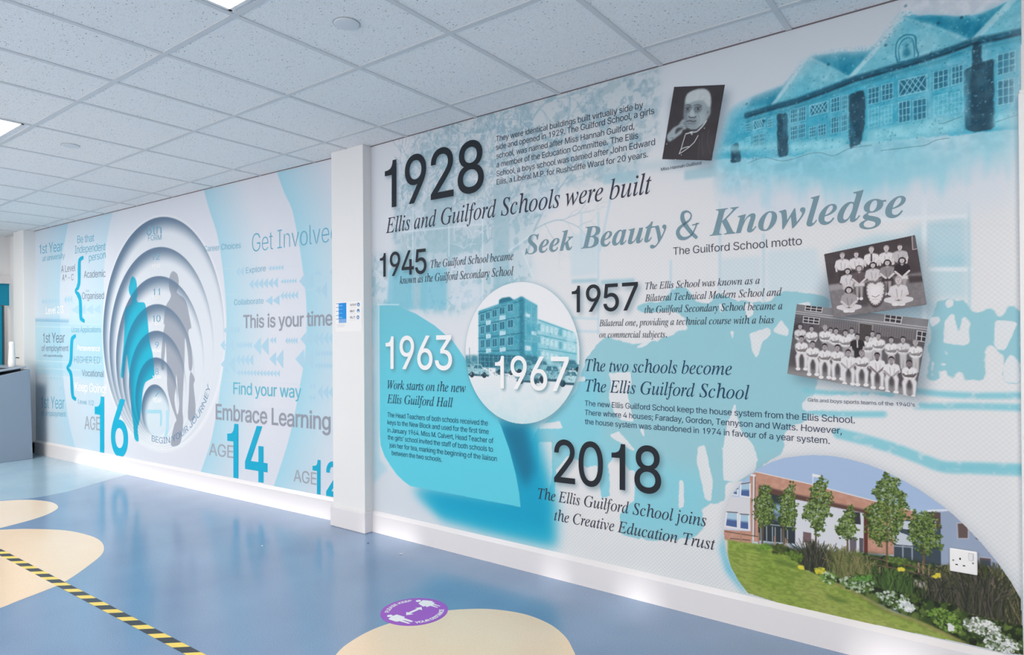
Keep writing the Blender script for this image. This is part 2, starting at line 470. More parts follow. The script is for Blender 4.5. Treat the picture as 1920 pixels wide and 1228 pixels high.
floor = tag(fb.build('floor', V_BLUE), kind='structure')
def inlay(pts, m_, label):
    b = MB(); b.prism([(x / 1000, y / 1000) for x, y in pts], -0.004, 0.0006)
    return tag(b.build('vinyl_inlay', m_, floor), label)
pale = smooth([(-6551,1791),(-6437,1947),(-6434,2215),(-6597,2522),(-6722,2730),(-6814,2907),(-7032,3288)])
inlay([(-12900, 500), (-9000, 900)] + pale + [(-8200, 3000), (-12900, 3100)], V_PALE, 'pale blue floor area beside the grey desk')
inlay(smooth([(-6607,1402),(-6607,1666),(-6520,1783),(-6382,1930),(-6145,2010),(-5912,1987),(-5763,1898),(-5647,1753),(-5565,1521),(-5524,1280),(-5845,1024),(-6466,1049)], 6, True), V_CREAM, 'small cream pointed floor shape')
inlay(smooth([(-5904,982.9),(-5757,1277),(-5512,1506),(-5378,1626),(-5122,1763),(-4855,1810),(-4664,1803),(-4492,1757),(-4348,1686),(-4206,1567),(-4057,1421),(-3985,1323),(-3917,1145),(-3882,1060),(-3857,892.2),(-4025,668.9),(-5104,617.5)], 6, True), V_SAND, 'large sand coloured floor shape under the hazard tape')
inlay(smooth([(-2085,1602),(-2172,1708),(-2214,1811),(-2229,1958),(-2194,2119),(-2127,2262),(-2024,2373),(-1917,2442),(-1772,2479),(-1625,2458),(-1508,2398),(-1422,2321),(-1353,2232),(-1224,1950),(-1174,1624),(-1352,1433),(-1703,1447)], 6, True), V_SAND, 'sand coloured round floor shape under the purple sticker')

# ceiling: mineral fibre tiles in an exposed grid
def tile_mat():
    m_ = bpy.data.materials.new('mineral_fibre_tile'); m_.use_nodes = True; nt = m_.node_tree; b = nt.nodes['Principled BSDF']
    t = N(nt, 'ShaderNodeTexCoord'); mp = N(nt, 'ShaderNodeMapping'); mp.inputs['Scale'].default_value = (1, 1.9, 1); mp.inputs['Rotation'].default_value = (0, 0, 0.6)
    nt.links.new(t.outputs['Object'], mp.inputs[0])
    v = N(nt, 'ShaderNodeTexVoronoi'); v.inputs['Scale'].default_value = 36; nt.links.new(mp.outputs[0], v.inputs['Vector'])
    n = N(nt, 'ShaderNodeTexNoise'); n.inputs['Scale'].default_value = 130; n.inputs['Detail'].default_value = 4; nt.links.new(mp.outputs[0], n.inputs['Vector'])
    r1 = N(nt, 'ShaderNodeValToRGB'); r1.color_ramp.elements[0].position = 0.12; r1.color_ramp.elements[0].color = (0.30, 0.30, 0.32, 1); r1.color_ramp.elements[1].position = 0.20
    sn = N(nt, 'ShaderNodeTexNoise'); sn.inputs['Scale'].default_value = 24; nt.links.new(t.outputs['Object'], sn.inputs['Vector'])
    ad = N(nt, 'ShaderNodeMath', operation='ADD'); nt.links.new(v.outputs['Distance'], ad.inputs[0])
    s2 = N(nt, 'ShaderNodeMapRange'); s2.inputs['From Min'].default_value = 0.42; s2.inputs['From Max'].default_value = 0.6; nt.links.new(sn.outputs[0], s2.inputs['Value']); s2.inputs['To Max'].default_value = 0.11
    nt.links.new(s2.outputs[0], ad.inputs[1]); nt.links.new(ad.outputs[0], r1.inputs[0])
    r2_ = N(nt, 'ShaderNodeValToRGB'); r2_.color_ramp.elements[0].position = 0.33; r2_.color_ramp.elements[0].color = lin((214, 217, 222), 1); r2_.color_ramp.elements[1].position = 0.46; r2_.color_ramp.elements[1].color = lin((238, 241, 245), 1)
    nt.links.new(n.outputs[0], r2_.inputs[0])
    x = N(nt, 'ShaderNodeMix', data_type='RGBA'); x.blend_type = 'MULTIPLY'; x.inputs['Factor'].default_value = 1
    nt.links.new(r2_.outputs[0], x.inputs['A']); nt.links.new(r1.outputs[0], x.inputs['B']); nt.links.new(x.outputs['Result'], b.inputs['Base Color'])
    b.inputs['Roughness'].default_value = 0.9; b.inputs['Specular IOR Level'].default_value = 0.1
    return m_
cb = MB(); cb.box(-13, 4.5, -3.6, 3.2, CEIL, CEIL + 0.1)
ceiling = tag(cb.build('ceiling', tile_mat()), kind='structure')
GX = [-3.0351 + 0.5839 * k for k in range(0, 13)] + [-3.0351 - 0.52, ] + [-2.7088 - 0.6487 * k for k in range(2, 16)]
GY = [1.4462 + 0.639 * k for k in range(-8, 3)]
gb = MB()
for x in GX: gb.box(x - 0.012, x + 0.012, -3.6, 3.1, CEIL - 0.004, CEIL + 0.002)
for y in GY: gb.box(-13, 4.5, y - 0.012, y + 0.012, CEIL - 0.0035, CEIL + 0.002)
gb.build('ceiling_grid', mat('grid_white', (209, 213, 218), 0.45, 0.4), ceiling)

# walls
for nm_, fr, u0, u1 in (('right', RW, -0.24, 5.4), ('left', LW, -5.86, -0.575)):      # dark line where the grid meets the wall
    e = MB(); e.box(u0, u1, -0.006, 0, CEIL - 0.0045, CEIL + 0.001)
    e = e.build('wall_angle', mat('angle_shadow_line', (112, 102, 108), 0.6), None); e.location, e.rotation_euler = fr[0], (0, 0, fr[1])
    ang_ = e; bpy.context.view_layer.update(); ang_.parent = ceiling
def on(frame, o): o.location, o.rotation_euler = frame[0], (0, 0, frame[1]); return o
b = MB(); b.box(-0.45, 5.5, 0, 0.15, 0, CEIL); on(RW, tag(b.build('wall_right', M_PLASTER), kind='structure'))
b = MB(); b.box(-6.8, -0.45, 0, 0.15, 0, CEIL); on(LW, tag(b.build('wall_left', M_PLASTER), kind='structure'))
def skirting(name, frame, u0, u1, h):
    b = MB(); prof = [(0, 0), (-0.018, 0), (-0.018, h - 0.022), (-0.015, h - 0.018), (-0.003, h), (0, h)]; n = len(prof)
    b.v = [(u, y, z) for u in (u0, u1) for y, z in prof]
    b.f = [tuple(range(n)), tuple(n + k for k in reversed(range(n)))] + [(k, (k + 1) % n, n + (k + 1) % n, n + k) for k in range(n)]
    return on(frame, tag(b.build(name, M_GLOSS), kind='structure'))
skirting('baseboard_right', RW, -0.245, 3.3, 0.139)
skirting('baseboard_left', LW, -5.86, -0.56, 0.160)
# white pillars that stand a little proud of the walls
def pillar(x0, x1, y0, y1, yb, plinth, name):
    b = MB(); b.box(x0, x1, y0, yb, 0, CEIL)
    o = tag(b.build(name, M_PLASTER, bevel=0.003), kind='structure')
    p = MB(); p.box(x0 - plinth, x1 + plinth, y0 - plinth, yb, 0, 0.138)
    p.build('plinth', M_GLOSS, o, bevel=0.006)
    return o
pillar(-3.716, -3.386, 2.908, 3.05, 3.10, 0.016, 'pillar')
pillar(-9.33, -8.995, 2.69, 2.9, 2.95, 0.0, 'pillar')
b = MB(); b.box(3.211, 3.62, -0.035, 0, 0, 2.131); b.box(3.2135, 3.62, -0.012, 0, 2.131, 2.15)
on(RW, tag(b.build('trim_1', mat('white_upvc', (232, 234, 236), 0.4, 0.4), bevel=0.003), kind='structure'))
# unseen wall behind the camera; slots added to shape sun on the skirting
b = MB(); b.box(-13, 4.5, -3.7, -3.5, -0.1, 2.02); b.box(-13, 4.5, -3.7, -3.5, 2.30, 2.75)
sl = [(-7.9, -3.80), (-3.36, -2.95), (-1.95, -1.86), (-1.50, -1.33), (-0.45, -0.20)]
x = -13.0
for a, c in sl + [(4.5, 4.5)]:
    b.box(x, a, -3.7, -3.5, 2.02, 2.30); x = c
tag(b.build('wall_back', M_PLASTER), kind='structure')
# end wall with the teal door
b = MB(); b.box(-9.90, -9.75, -3.6, 1.80, 0, CEIL); b.box(-9.90, -9.75, 1.80, 2.86, 2.03, CEIL); b.box(-9.90, -9.75, 2.86, 3.1, 0, CEIL)
tag(b.build('wall_end', M_PLASTER), kind='structure')
TEAL = mat('teal_door_laminate', (0, 142, 178), 0.4, 0.4)
door = tag(empty('door_1', (-9.75, 2.3, 0)), kind='structure')
b = MB(); y0, y1 = -0.56, 0.56
b.box(-0.14, 0.02, -0.56, -0.47, 0, 2.12); b.box(-0.14, 0.02, 0.5, 0.56, 0, 2.12); b.box(-0.14, 0.02, -0.56, 0.56, 2.016, 2.12)
tag(b.build('door_frame', M_GLOSS, door, bevel=0.004), 'white door frame')
b = MB(); b.box(-0.08, -0.03, -0.47, 0.5, 1.752, 2.016); b.build('transom_panel', TEAL, door, bevel=0.002)
b = MB(); b.box(-0.08, -0.035, -0.47, 0.405, 0.005, 1.745); lf = b.build('door_leaf', TEAL, door, bevel=0.002)
b = MB(); b.box(-0.088, -0.03, 0.405, 0.418, 0.005, 1.745); b.build('edge_strip', mat('dark_teal_edge', (0, 88, 112), 0.5), lf)
b = MB(); b.tube([(-0.03, 0.33, 1.0), (0.03, 0.33, 1.0), (0.03, 0.22, 1.0)], 0.01); b.build('handle', mat('steel', (170, 172, 175), 0.3, 0.5, metal=0.8), lf)
# what shows through the gap of the door
b = MB(); b.box(-11.6, -11.2, 1.6, 3.34, 0, 2.3); o = tag(b.build('cupboard', mat('brown_wood', (142, 92, 66), 0.5), bevel=0.004), 'brown wooden cupboard seen through the gap of the teal door', 'cupboard')
b = MB(); b.box(-11.2, -11.185, 1.62, 3.3, 0.1, 2.25); b.build('cupboard_door', mat('brown_wood_light', (150, 98, 70), 0.5), o)
b = MB(); b.box(-13, -9.9, 3.35, 3.5, 0, CEIL); tag(b.build('wall_far', M_PLASTER), kind='structure')
lamp('AREA', 'room_light', (-10.6, 2.2, 2.5), 14, (1, 0.97, 0.93), (0, 0, 0), shape='SQUARE', size=0.6)

# ------------------------------------------------------------------ timeline mural
mural = tag(empty('timeline_mural', *RW), 'large printed school history timeline in blues covering the wall beside the white pillar', 'mural')
INK_Y, INK_T, INK_M, INK_W = ink_col((24, 33, 44)), ink_col((50, 54, 74)), ink_col((116, 147, 161)), ink_col((236, 238, 241))
INK_B = ink_col((20, 62, 94))

years = []          # (name, lines, ink, label)
def year(t, P, ink, label):
    p = Print(); q = p.text(t, P, 'S', -0.006, 0.045); years.append((p, ink, label, q))
year('1928', [(-101.6,2160),(743.7,2157),(-98.8,2461)], INK_Y, 'black 1928')
year('1945', [(-156.9,1708),(274.1,1704),(-155.4,1861)], INK_Y, 'black 1945')
year('1957', [(1346,1424),(1725,1424),(1347,1560)], INK_Y, 'black 1957')
year('1963', [(-104.9,1098),(485.7,1102),(-102.9,1307)], INK_W, 'white 1963')
year('1967', [(822.6,1006),(1320,1006),(824.2,1187)], INK_W, 'white 1967')
year('2018', [(1227,516.8),(1839,533.3),(1229,741.1)], INK_Y, 'black 2018')

CY = (142, 194, 208)
g = Ink(-242, 3222, 128, 2598, 3.5, (222, 222, 226))
g.dot[:] = np.clip(0.12 + (g.U - 300) / 3600, 0.10, 0.36) * np.clip((2150 - g.Z) / 500, 0.15, 1) + np.clip((560 - g.Z) / 900, 0, 0.3)
n1, n2, n3 = g.noise(420, 1, 5), g.noise(90, 2, 5), g.noise(30, 3, 4)
# cool tone towards the pillar and along the top, whiter to the right
g.put((slice(None), slice(None)), np.clip((1300 - g.U) / 2200, 0, 0.5) * np.ones_like(g.Z), (200, 212, 226))
g.fill([(1104,2593),(3231,2618),(3225,1846),(2259,1999),(1855,2089),(1830,2480)], (198, 213, 226), 0.6, 90)
# old photograph of the building and its trees, printed pale
T = [(49.6,2349),(164.2,2518),(421,2598),(840.6,2598),(1395,2594),(1845,2592),(1834,2272),(1684,2090),(1308,2107),(1170,1968),(1042,1776),(1096,1624),(710.8,1524),(542.3,1451),(-282.8,1477),(-279.1,1857),(9.7,1833),(-24.5,1976)]
n4 = g.noise(34, 6, 4)
thr = np.clip((0.55 * n2 + n4 - 0.78) * 11, 0, 1)
tone = np.clip((g.Z - 1500) / 700, 0, 1)
TC = np.stack([148 + 22 * tone + 0 * g.U, 190 + 2 * tone + 0 * g.U, 205 - 2 * tone + 0 * g.U], -1).astype(np.float32)
g.fill(T, TC, 0.42, 30)
g.fill(T, TC, 0.8, 16, tex=thr, dot=0.35)
g.fill(T, (140, 172, 190), 0.5, 16, tex=np.clip((n4 + 0.5 * n3 - 0.86) * 12, 0, 1) * (g.Z > 1950))
g.fill([(279.6,2145),(600.8,2246),(816.8,2135),(1136,2177),(1240,2074),(950,1875),(713.3,1805),(84.2,1792),(-4.9,1904),(12.3,2111)], TC, 0.5, 26, tex=0.6 + 0.4 * thr)
rg = np.random.default_rng(5)
def branch(p, a, L_, w, k):
    if k == 0 or L_ < 25: return
    pts = [p]
    for i in range(5):
        a += rg.normal(0, 0.16); p = (p[0] + L_ / 5 * math.cos(a), p[1] + L_ / 5 * math.sin(a)); pts.append(p)
    g.line(pts, w, (152, 183, 198), 0.6, 2)
    for s_ in (-1, 1): branch(p, a + s_ * rg.uniform(0.25, 0.7), L_ * rg.uniform(0.6, 0.85), w * 0.66, k - 1)
    branch(pts[2], a + rg.choice((-1, 1)) * rg.uniform(0.5, 0.9), L_ * 0.6, w * 0.5, k - 1)
for p, a, L_, w, k in zip([(559.2,2364),(877.4,2340),(1047,2280),(1061,1774),(1311,2376),(374,2396)], (1.9, 1.5, 1.2, 1.0, 1.4, 2.1), (220, 260, 220, 300, 180, 170), (20, 24, 20, 15, 12, 15), (6, 6, 6, 6, 5, 5)):
    branch(p, a, L_, w, k)
for _ in range(900):           # fine twigs
    x, z = rg.uniform(20, 1080), rg.uniform(1820, 2590)
    if z < 2000 and (x < 60 or rg.random() < 0.6) or (z - 1820) < (x - 700) * 1.1 - 100: continue
    a = rg.uniform(0, math.pi); L_ = rg.uniform(18, 62); k = rg.normal(0, 0.5)
    g.line([(x, z), (x + L_ * math.cos(a), z + L_ * math.sin(a)), (x + L_ * (math.cos(a) + math.cos(a + k)), z + L_ * (math.sin(a) + math.sin(a + k)))], rg.uniform(3, 8), (150, 178, 194) if rg.random() < 0.6 else (214, 220, 228), 0.6)
# window frames and wall edges of the old building
for q in ([(279.8,2172),(505.5,2173),(502.3,1824),(276.7,1831)], [(-40.8,1872),(276.9,1851),(273.4,1476),(-44.4,1487)], [(817.2,2181),(933.7,2185),(927.8,1514),(811.3,1519)]):
    g.fill(q, TC, 0.75, 5)
for q in ([(12.3,2118),(265.3,2120),(264,1979),(11,1972)], [(526.4,2080),(764.5,2086),(763.3,1956),(525.2,1944)], [(484.6,1800),(705.1,1800),(702.2,1477),(481.8,1485)], [(543.6,1595),(711.5,1599),(710.5,1492),(542.8,1499)], [(-203.4,1851),(-25.8,1843),(-28.5,1556),(-206.2,1557)], [(1100,2118),(1258,2129),(1256,1972),(1098,1962)]):
    g.fill(q, (206, 216, 227), 0.7, 8, tex=0.55 + 0.45 * (1 - thr), dot=0.3)
for q in ([(76.1,1983),(735.1,1959)], [(161.2,2195),(145.5,1549)], [(469.1,2022),(467,1795)], [(736.2,2084),(730.3,1429)], [(930.2,1786),(1126,1880)], [(1024,1778),(1096,1624),(1040,1509)], [(-225.7,1763),(-43.1,1627)]):
    g.line(q, 9, (216, 226, 234), 0.7, 4)
for q in ([(-67.6,1752),(157.1,1746),(154.6,1480),(-96,1489)], [(219.2,1731),(448.7,1731),(446.3,1470),(216.9,1478)]):
    g.fill(q, (118, 188, 210), 0.75, 6)
# faint panes of the big windows to the right
for q in ([(1508,1926),(1502,1311)], [(1900,1649),(1898,1471)], [(2138,1897),(2135,1461)], [(2330,1731),(2328,1440)], [(1611,2128),(1515,1734)], [(1406,1939),(1404,1744)], [(1302,1327),(1502,1319)], [(1302,1398),(1497,1385)]):
    g.line(q, 12, (176, 208, 222), 0.6, 5)
for q in ([(2136,1642),(2320,1639),(2319,1487),(2135,1490)], [(2341,1660),(2542,1654),(2571,1474),(2340,1470)], [(1340,1834),(1501,1831),(1499,1612),(1338,1609)], [(2939,1952),(3064,1950),(3062,1744),(2937,1746)], [(2760,1920),(2930,1917),(2929,1746),(2758,1755)], [(2937,1719),(3057,1719),(3056,1538),(2936,1547)]):
    g.fill(q, (190, 212, 224), 0.5, 6, dot=0.45)
for q in ([(1534,2122),(1737,2113),(1731,2051),(1537,2072)], [(1970,2070),(2128,2073),(2127,2017),(1970,2025)], [(1344,1597),(1499,1593),(1498,1574),(1344,1577)], [(1520,1583),(1709,1580),(1709,1558),(1520,1562)]):
    g.fill(q, (160, 196, 210), 0.85, 4)
g.fill([(1440,2178),(2140,2115),(2140,2062),(1440,2129)], (176, 200, 212), 0.5, 9)
for q in ([(2936,1587),(3056,1581),(3060,1420),(2944,1425)], [(2602,1637),(2758,1687),(2902,1672),(2935,1425),(2986,1383),(2943,1324),(2679,1350)], [(2867,1696),(3057,1744),(3061,1538),(2970,1544)]):
    g.fill(q, (150, 198, 215), 0.55, 10, tex=0.55 + 0.45 * n1)
for q in ([(2926,1873),(2921,1141)], [(2937,1733),(3057,1725)], [(2944,1536),(3069,1527)], [(2758,1746),(2929,1734)]): g.line(q, 16, (222, 228, 234), 0.9, 4)
g.line([(3064,1773),(3064,1302)], 8, (170, 205, 220), 0.7, 4)

# the crowd of pupils, printed in flat cyan
crowd = [(1375,1024),(1407,1116),(1429,1180),(1502,1261),(1552,1296),(1612,1273),(1698,1256),(1745,1260),(1782,1268),(1837,1276),(1881,1293),(1934,1315),(1979,1323),(1970,1369),(1926,1406),(1856,1416),(1783,1410),(1732,1420),(1709,1432),(1728,1452),(1774,1459),(1856,1458),(1878,1488),(1901,1516),(1940,1528),(1978,1518),(2008,1482),(2016,1453),(2082,1441),(2102,1461),(2119,1488),(2143,1479),(2209,1449),(2289,1438),(2363,1439),(2388,1468),(2414,1481),(2477,1476),(2591,1443),(2590,1358),(2507,936.6),(2473,919.6),(2427,901.5),(2407,862.8),(2410,810.9),(2394,779.5),(2339,743.8),(2298,686.1),(2238,640.4)]
crowd += [(2160,627.8),(2154,552.4),(2115,524.9),(2073,528.6),(2047,490.4),(2049,404.5),(2005,352.4),(1798,297.6),(1628,298.9),(1620,399.1),(1700,503.9),(1693,608.3),(1599,699.3),(1553,645.9),(1563,484.8),(1502,465.3),(1484,556),(1401,634.9),(1316,671),(1241,583.3),(1226,423.7),(1085,418.5),(1032,618.8),(1124,803.7),(1298,930.1)]
g.ragged(crowd, CY, n3, 0.75, 6, 0.97, 0.0)
g.fill([(1124,803.7),(1299,986.8),(1399,1103),(1526,1106),(1523,751.6),(1296,674.6),(1246,726.9)], (114, 203, 226), 0.6, 30)
g.fill([(1085,418.5),(1262,671.3),(1584,757.1),(2079,629.8),(2051,355.6),(1610,303.8)], (120, 206, 228), 0.5, 40, tex=(g.dot < 0.08).astype(np.float32))
PALE = (222, 223, 228)
for q in ([(1556,1107),(1685,1118),(1688,1068),(1667,1003),(1684,937.9),(1698,872.7),(1630,873.4),(1585,918.8),(1562,985.1),(1574,1067)],
          [(1560,792.8),(1615,818.7),(1662,774.6),(1711,726.3),(1673,733.2),(1614,765.1)], [(1732,841.1),(1749,842.4),(1763,775.6)], [(1706,1232),(1781,1284),(1826,1294),(1770,1248)],
          [(2265,1301),(2345,1324),(2363,1300),(2322,1266),(2310,1224),(2294,1184),(2274,1238)], [(2178,1314),(2199,1314),(2192,1264)], [(2363,1307),(2401,1357),(2435,1315),(2429,1284),(2394,1298)],
          [(2199,993.7),(2215,908.7),(2226,864.3),(2277,814.3),(2298,748.2),(2283,692.7),(2201,633),(2143,637.8),(2142,777.8),(2162,897.8),(2179,930.2)], [(2027,776.8),(2060,789.7),(2072,739.3),(2082,679.1),(2096,614.9),(2086,532.8),(2058,541.2),(2038,624.8),(2021,716.8)],
          [(2135,801.4),(2149,778.5),(2139,758.2)], [(1934,611.9),(1953,614.2),(1957,489.3),(1930,472.7)], [(1132,821.7),(1264,842.6),(1284,807),(1124,792)], [(1120,718.6),(1211,729.5),(1213,551.3),(1177,402.3),(1121,423.5)],
          [(1382,599.3),(1490,633.6),(1514,464.3),(1406,449.1),(1345,524.8)], [(1570,593.8),(1702,635.8),(1700,477.5),(1581,406.5)], [(1287,1191),(1419,1209),(1393,1131),(1320,1095)], [(1300,1080),(1424,1087),(1424,1062),(1299,1055)],
          [(2243,1427),(2282,1440),(2286,1383),(2254,1365)], [(2123,1461),(2149,1424),(2139,1383)], [(2468,1423),(2519,1432),(2519,1376),(2476,1364)]):
    g.ragged(q, PALE, n3, 0.7, 5, 0.95, 0.4)
# right hand group of pupils, and the tracks on the ground below
grp = [(2941,1344),(2949,1363),(2970,1417),(3043,1418),(3071,1369),(3136,1381),(3147,1334),(3181,1394),(3214,1365),(3212,1111),(3161,1118),(3161,1160),(3167,1217),(3143,1231),(3139,1250),(3109,1250),(3108,1183),(3104,1140),(3115,1112),(3084,1114),(3069,1118),(3047,1120),(3030,1160),(3015,1119),(2995,1125),(2977,1162),(2970,1117),(2931,1116)]
g.ragged(grp, CY, n3, 0.75, 6, 0.97, 0.0)
for q in ([(2986,1338),(3015,1371),(3023,1332),(3030,1288),(3043,1361),(3064,1331),(3064,1254),(3046,1247),(3014,1250),(2984,1255)], [(3138,1311),(3140,1339),(3205,1328),(3180,1263),(3169,1231),(3146,1233),(3135,1254)], [(3161,1175),(3184,1217),(3209,1185),(3209,1115),(3163,1118)],
          [(2975,1242),(2986,1238),(3000,1208),(2992,1211)], [(2975,1179),(2997,1179),(2997,1172),(2975,1171)], [(2973,1154),(2995,1157),(2995,1128),(2975,1130)], [(3015,1123),(3030,1160),(3045,1124)], [(3113,1112),(3119,1145),(3138,1146),(3136,1118)],
          [(2944,1195),(2952,1196),(2950,1126),(2943,1129)], [(2941,1354),(2970,1358),(2974,1333),(2945,1314)], [(2991,1416),(3015,1420),(3015,1395),(2995,1386)]):
    g.ragged(q, PALE, n3, 0.7, 5, 0.95, 0.3)
for q, w in (([(2897,1072),(2947,1067),(3029,1063),(3107,1064),(3216,1070)], 38), ([(2896,1016),(2968,1018),(3068,1024),(3215,1027)], 40), ([(2498,976.4),(2559,966.5),(2657,968.8),(2782,976.7)], 40), ([(2494,1058),(2560,1053),(2672,1052),(2809,1054)], 34),
             ([(2622,887.8),(2708,871.2),(2817,844.9),(2903,815.7),(2978,791.7),(3066,796.7),(3214,806.4)], 70), ([(2978,791.7),(3066,799.1),(3214,811)], 34)):
    g.line(smooth(q, 6), w * 0.62, (128, 196, 212), 0.9, 7, tex=np.clip(1.5 - 1.4 * np.abs(n3 - 0.45) * 2, 0.35, 1), dot=0.1)
g.ragged([(2478,1003),(2499,1037),(2773,1049),(2905,1035),(2896,999.9),(2773,992.6),(2498,976.4)], PALE, n3, 0.9, 12, 0.9)

# teal leaf panel, with the artwork's printed shade painted in below it
g.fill([(805.3,841.5),(1089,845.1),(1165,603.6),(1236,382.1),(1217,189.6),(935.1,186.7),(698.9,192.7),(399.2,218.4),(144.1,349.2),(860.1,387.3)], (0, 156, 196), 0.98, 38, dot=0.15)
g.fill([(119.6,335.8),(531.5,261.3),(1224,236.9),(1224,179.4),(935,177.7),(398.9,185.6)], (0, 164, 204), 0.8, 30, dot=0.15)
g.fill([(856,799),(1034,811.8),(1097,566.9),(1031,455.4),(957.5,581)], (0, 104, 138), 0.85, 24)
g.fill([(-282.4,1513),(-164,1516),(-173.7,493.2),(-90.5,431.4),(-239.5,324.6),(-293.7,335.8)], (150, 202, 220), 0.75, 10, tex=0.4 + 0.6 * n2)
leaf = [(-169.3,1516),(-80.2,1515),(6.6,1506),(178.4,1452),(341.8,1374),(497.3,1274),(591.1,1172),(726.4,992.4),(863.6,784.3),(920.3,661.5),(968.2,516.2),(989.8,420.2),(998.4,343.8),(781,345.4),(532.3,348.2),(263,347.9),(114.9,348.8),(56,372.3),(-13.9,408.8),(-74.7,457.8),(-126.1,515.9),(-162.3,583.3),(-177,706.8)]
k = np.clip((1650 - g.Z) / 900, 0, 1)
LC = np.stack([112 - 22 * k + 0 * g.U, 186 + 15 * k + 0 * g.U, 205 + 18 * k + 0 * g.U], -1).astype(np.float32)
g.fill(leaf, LC, 1.0, dot=0.0)
g.line([(-169.3,1513),(-170.9,1064),(-172.9,582.4),(-121,505.8),(-3.8,399.6)], 5, (196, 226, 236), 0.9, 2)
g.line([(-195.8,1525),(21.8,1516)], 6, (206, 228, 238), 0.8, 2)
g.line(leaf[10:14], 3, (60, 150, 180), 0.7, 2)
# drop shadows of pictures and numerals, painted into the ink as printed artwork
for q, s_, a in (([(1906,2436),(2189,2394),(2130,2063),(1904,2111)], 18, 0.5), ([(2606,1602),(2916,1638),(2955,1368),(2755,1340),(2955,1323),(2918,1031),(2449,1102),(2475,1220)], 20, 0.62)):
    g.fill(q, (84, 108, 126), a, s_)
MC = (993, 1207.7); MR = 398
g.fill(ring(MC[0] + 8, MC[1] - 12, MR + 3), (70, 130, 152), 0.65, 13)
def numeral_shadow(q, col, a, soft, dx):
    full = np.zeros((g.nz, g.nu), np.float32)
    for tri in q:
        for t in tri:
            kk = g.mask(t + np.array((dx, -dx)))
            if kk: full[kk[0], kk[1]] = np.maximum(full[kk[0], kk[1]], 0) + kk[2]
    full = blur(np.clip(full, 0, 1), soft / g.st)
    g.put((slice(None), slice(None)), np.clip(full, 0, 1) * a, col)
for p, ink, lab, q in years: numeral_shadow(q, (78, 112, 130), 0.6, 9, 13)
# frame edge of the garden picture
school = [(2249,149.8),(2207,197.4),(2174,252.7),(2153,325.5),(2144,396.2),(2144,456.7),(2159,519.3),(2186,583.2),(2232,646.4),(2295,705.8),(2352,742.3),(2407,766.5),(2472,782.2),(2526,791.1),(2596,794.8),(2659,788.2),(2723,775.6),(2784,755),(2842,728.5),(2895,700.2),(2946,666.6),(2996,629.8),(3045,582.1),(3093,527.7),(3140,466.9),(3177,407.8),(3206,349.7),(3214,152),(3152,141.9),(3058,144.6),(2855,140),(2591,135.9),(2424,133)]
g.fill(school, (150, 162, 178), 0.5, 16)
g.fill([(2144,396.2),(2152,301.3),(2186,223.9),(2249,149.8),(2226,154),(2154,224.6),(2126,320.4)], (70, 180, 214), 0.8, 12)
g.build('mural_backdrop', INK, mural, 1.0)

# ---- painted school along the top
ws = Ink(1500, 3222, 1560, 2598, 2.6, (216, 220, 230)); ws.dot[:] = 0.05
a1, a2, a3 = ws.noise(300, 11, 5), ws.noise(70, 12, 5), ws.noise(24, 13, 4)
ws.put((slice(None), slice(None)), 0.55 * np.ones((ws.nz, ws.nu)), (202, 214, 227))
wash = [(2071,2308),(2148,2314),(2208,2338),(2273,2345),(2337,2355),(2413,2362),(2460,2414),(2513,2466),(2602,2451),(2681,2433),(2746,2426),(2781,2439),(2816,2484),(2855,2528),(2947,2501),(3070,2458),(3124,2463),(3177,2473),(3214,2508),(3242,2499),(3238,1952),(3096,1931),(2942,1895),(2719,1884),(2470,1970),(2263,2003),(2069,2064)]
ws.fill(wash, (120, 200, 222), 0.85, 14, tex=np.clip(0.5 + 1.6 * (a1 - 0.38), 0, 1))
a4 = ws.noise(160, 14, 5, 0.25)
low = np.clip((ws.Z - 1660) / 260, 0, 1) * np.ones_like(ws.U)
ws.ragged([(2068,1943),(2403,1938),(2718,1838),(2942,1857),(3237,1836),(3239,2057),(3047,2037),(2720,2036),(2404,2052),(2069,2110)], (140, 204, 222), 0.5 * a1 + 0.5 * a4, 1.6, 60, 0.7, None, 1.6)
ws.ragged([(2071,2308),(2148,2314),(2273,2345),(2413,2362),(2513,2466),(2746,2423),(2855,2528),(3070,2458),(3177,2470),(3242,2487),(3238,2010),(2720,2062),(2404,2052),(2069,2110)], (48, 166, 198), a3 * 0.6 + a2 * 0.4, 1.3, 7, (0.88 * np.clip(0.62 + 1.5 * (0.5 * a2 + 0.5 * a4 - 0.42), 0.1, 1)).astype(np.float32), None, 4.0)
for q in ([(2269,2302),(2275,2343),(2337,2354),(2414,2360),(2373,2289)], [(2514,2459),(2639,2441),(2746,2416),(2711,2369),(2670,2332),(2595,2386)], [(2866,2513),(2958,2494),(3072,2453),(3119,2413),(3080,2364),(3014,2420),(2942,2473)], [(3095,2451),(3144,2461),(3182,2468),(3124,2400),(3087,2365)]):
    ws.fill(q, (8, 124, 158), 0.92, 4, tex=np.clip(0.8 + 1.4 * (a4 - 0.45), 0.3, 1))
for q in ([(2513,2454),(2602,2388),(2673,2328),(2538,2311),(2386,2286)], [(2848,2519),(2947,2452),(3074,2358),(2892,2338),(2685,2328),(2758,2403)], [(3233,2484),(3232,2356),(3157,2357),(3089,2359),(3148,2428)]):
    ws.fill(q, (126, 202, 220), 0.85, 6, tex=np.clip(0.6 + 1.5 * (a2 - 0.42), 0, 1))
for q in ([(2538,2332),(2638,2348),(2595,2379),(2519,2419)], [(2752,2339),(2881,2357),(2988,2366),(2946,2415),(2865,2393)]): ws.fill(q, (196, 222, 232), 0.55, 26, tex=a2 + 0.3)
for q, w in (([(2375,2289),(2433,2357),(2513,2462)], 16), ([(2673,2329),(2758,2410),(2855,2524)], 18), ([(3079,2360),(3138,2419),(3214,2490)], 22)): ws.line(q, w, (176, 220, 232), 0.85, 4)
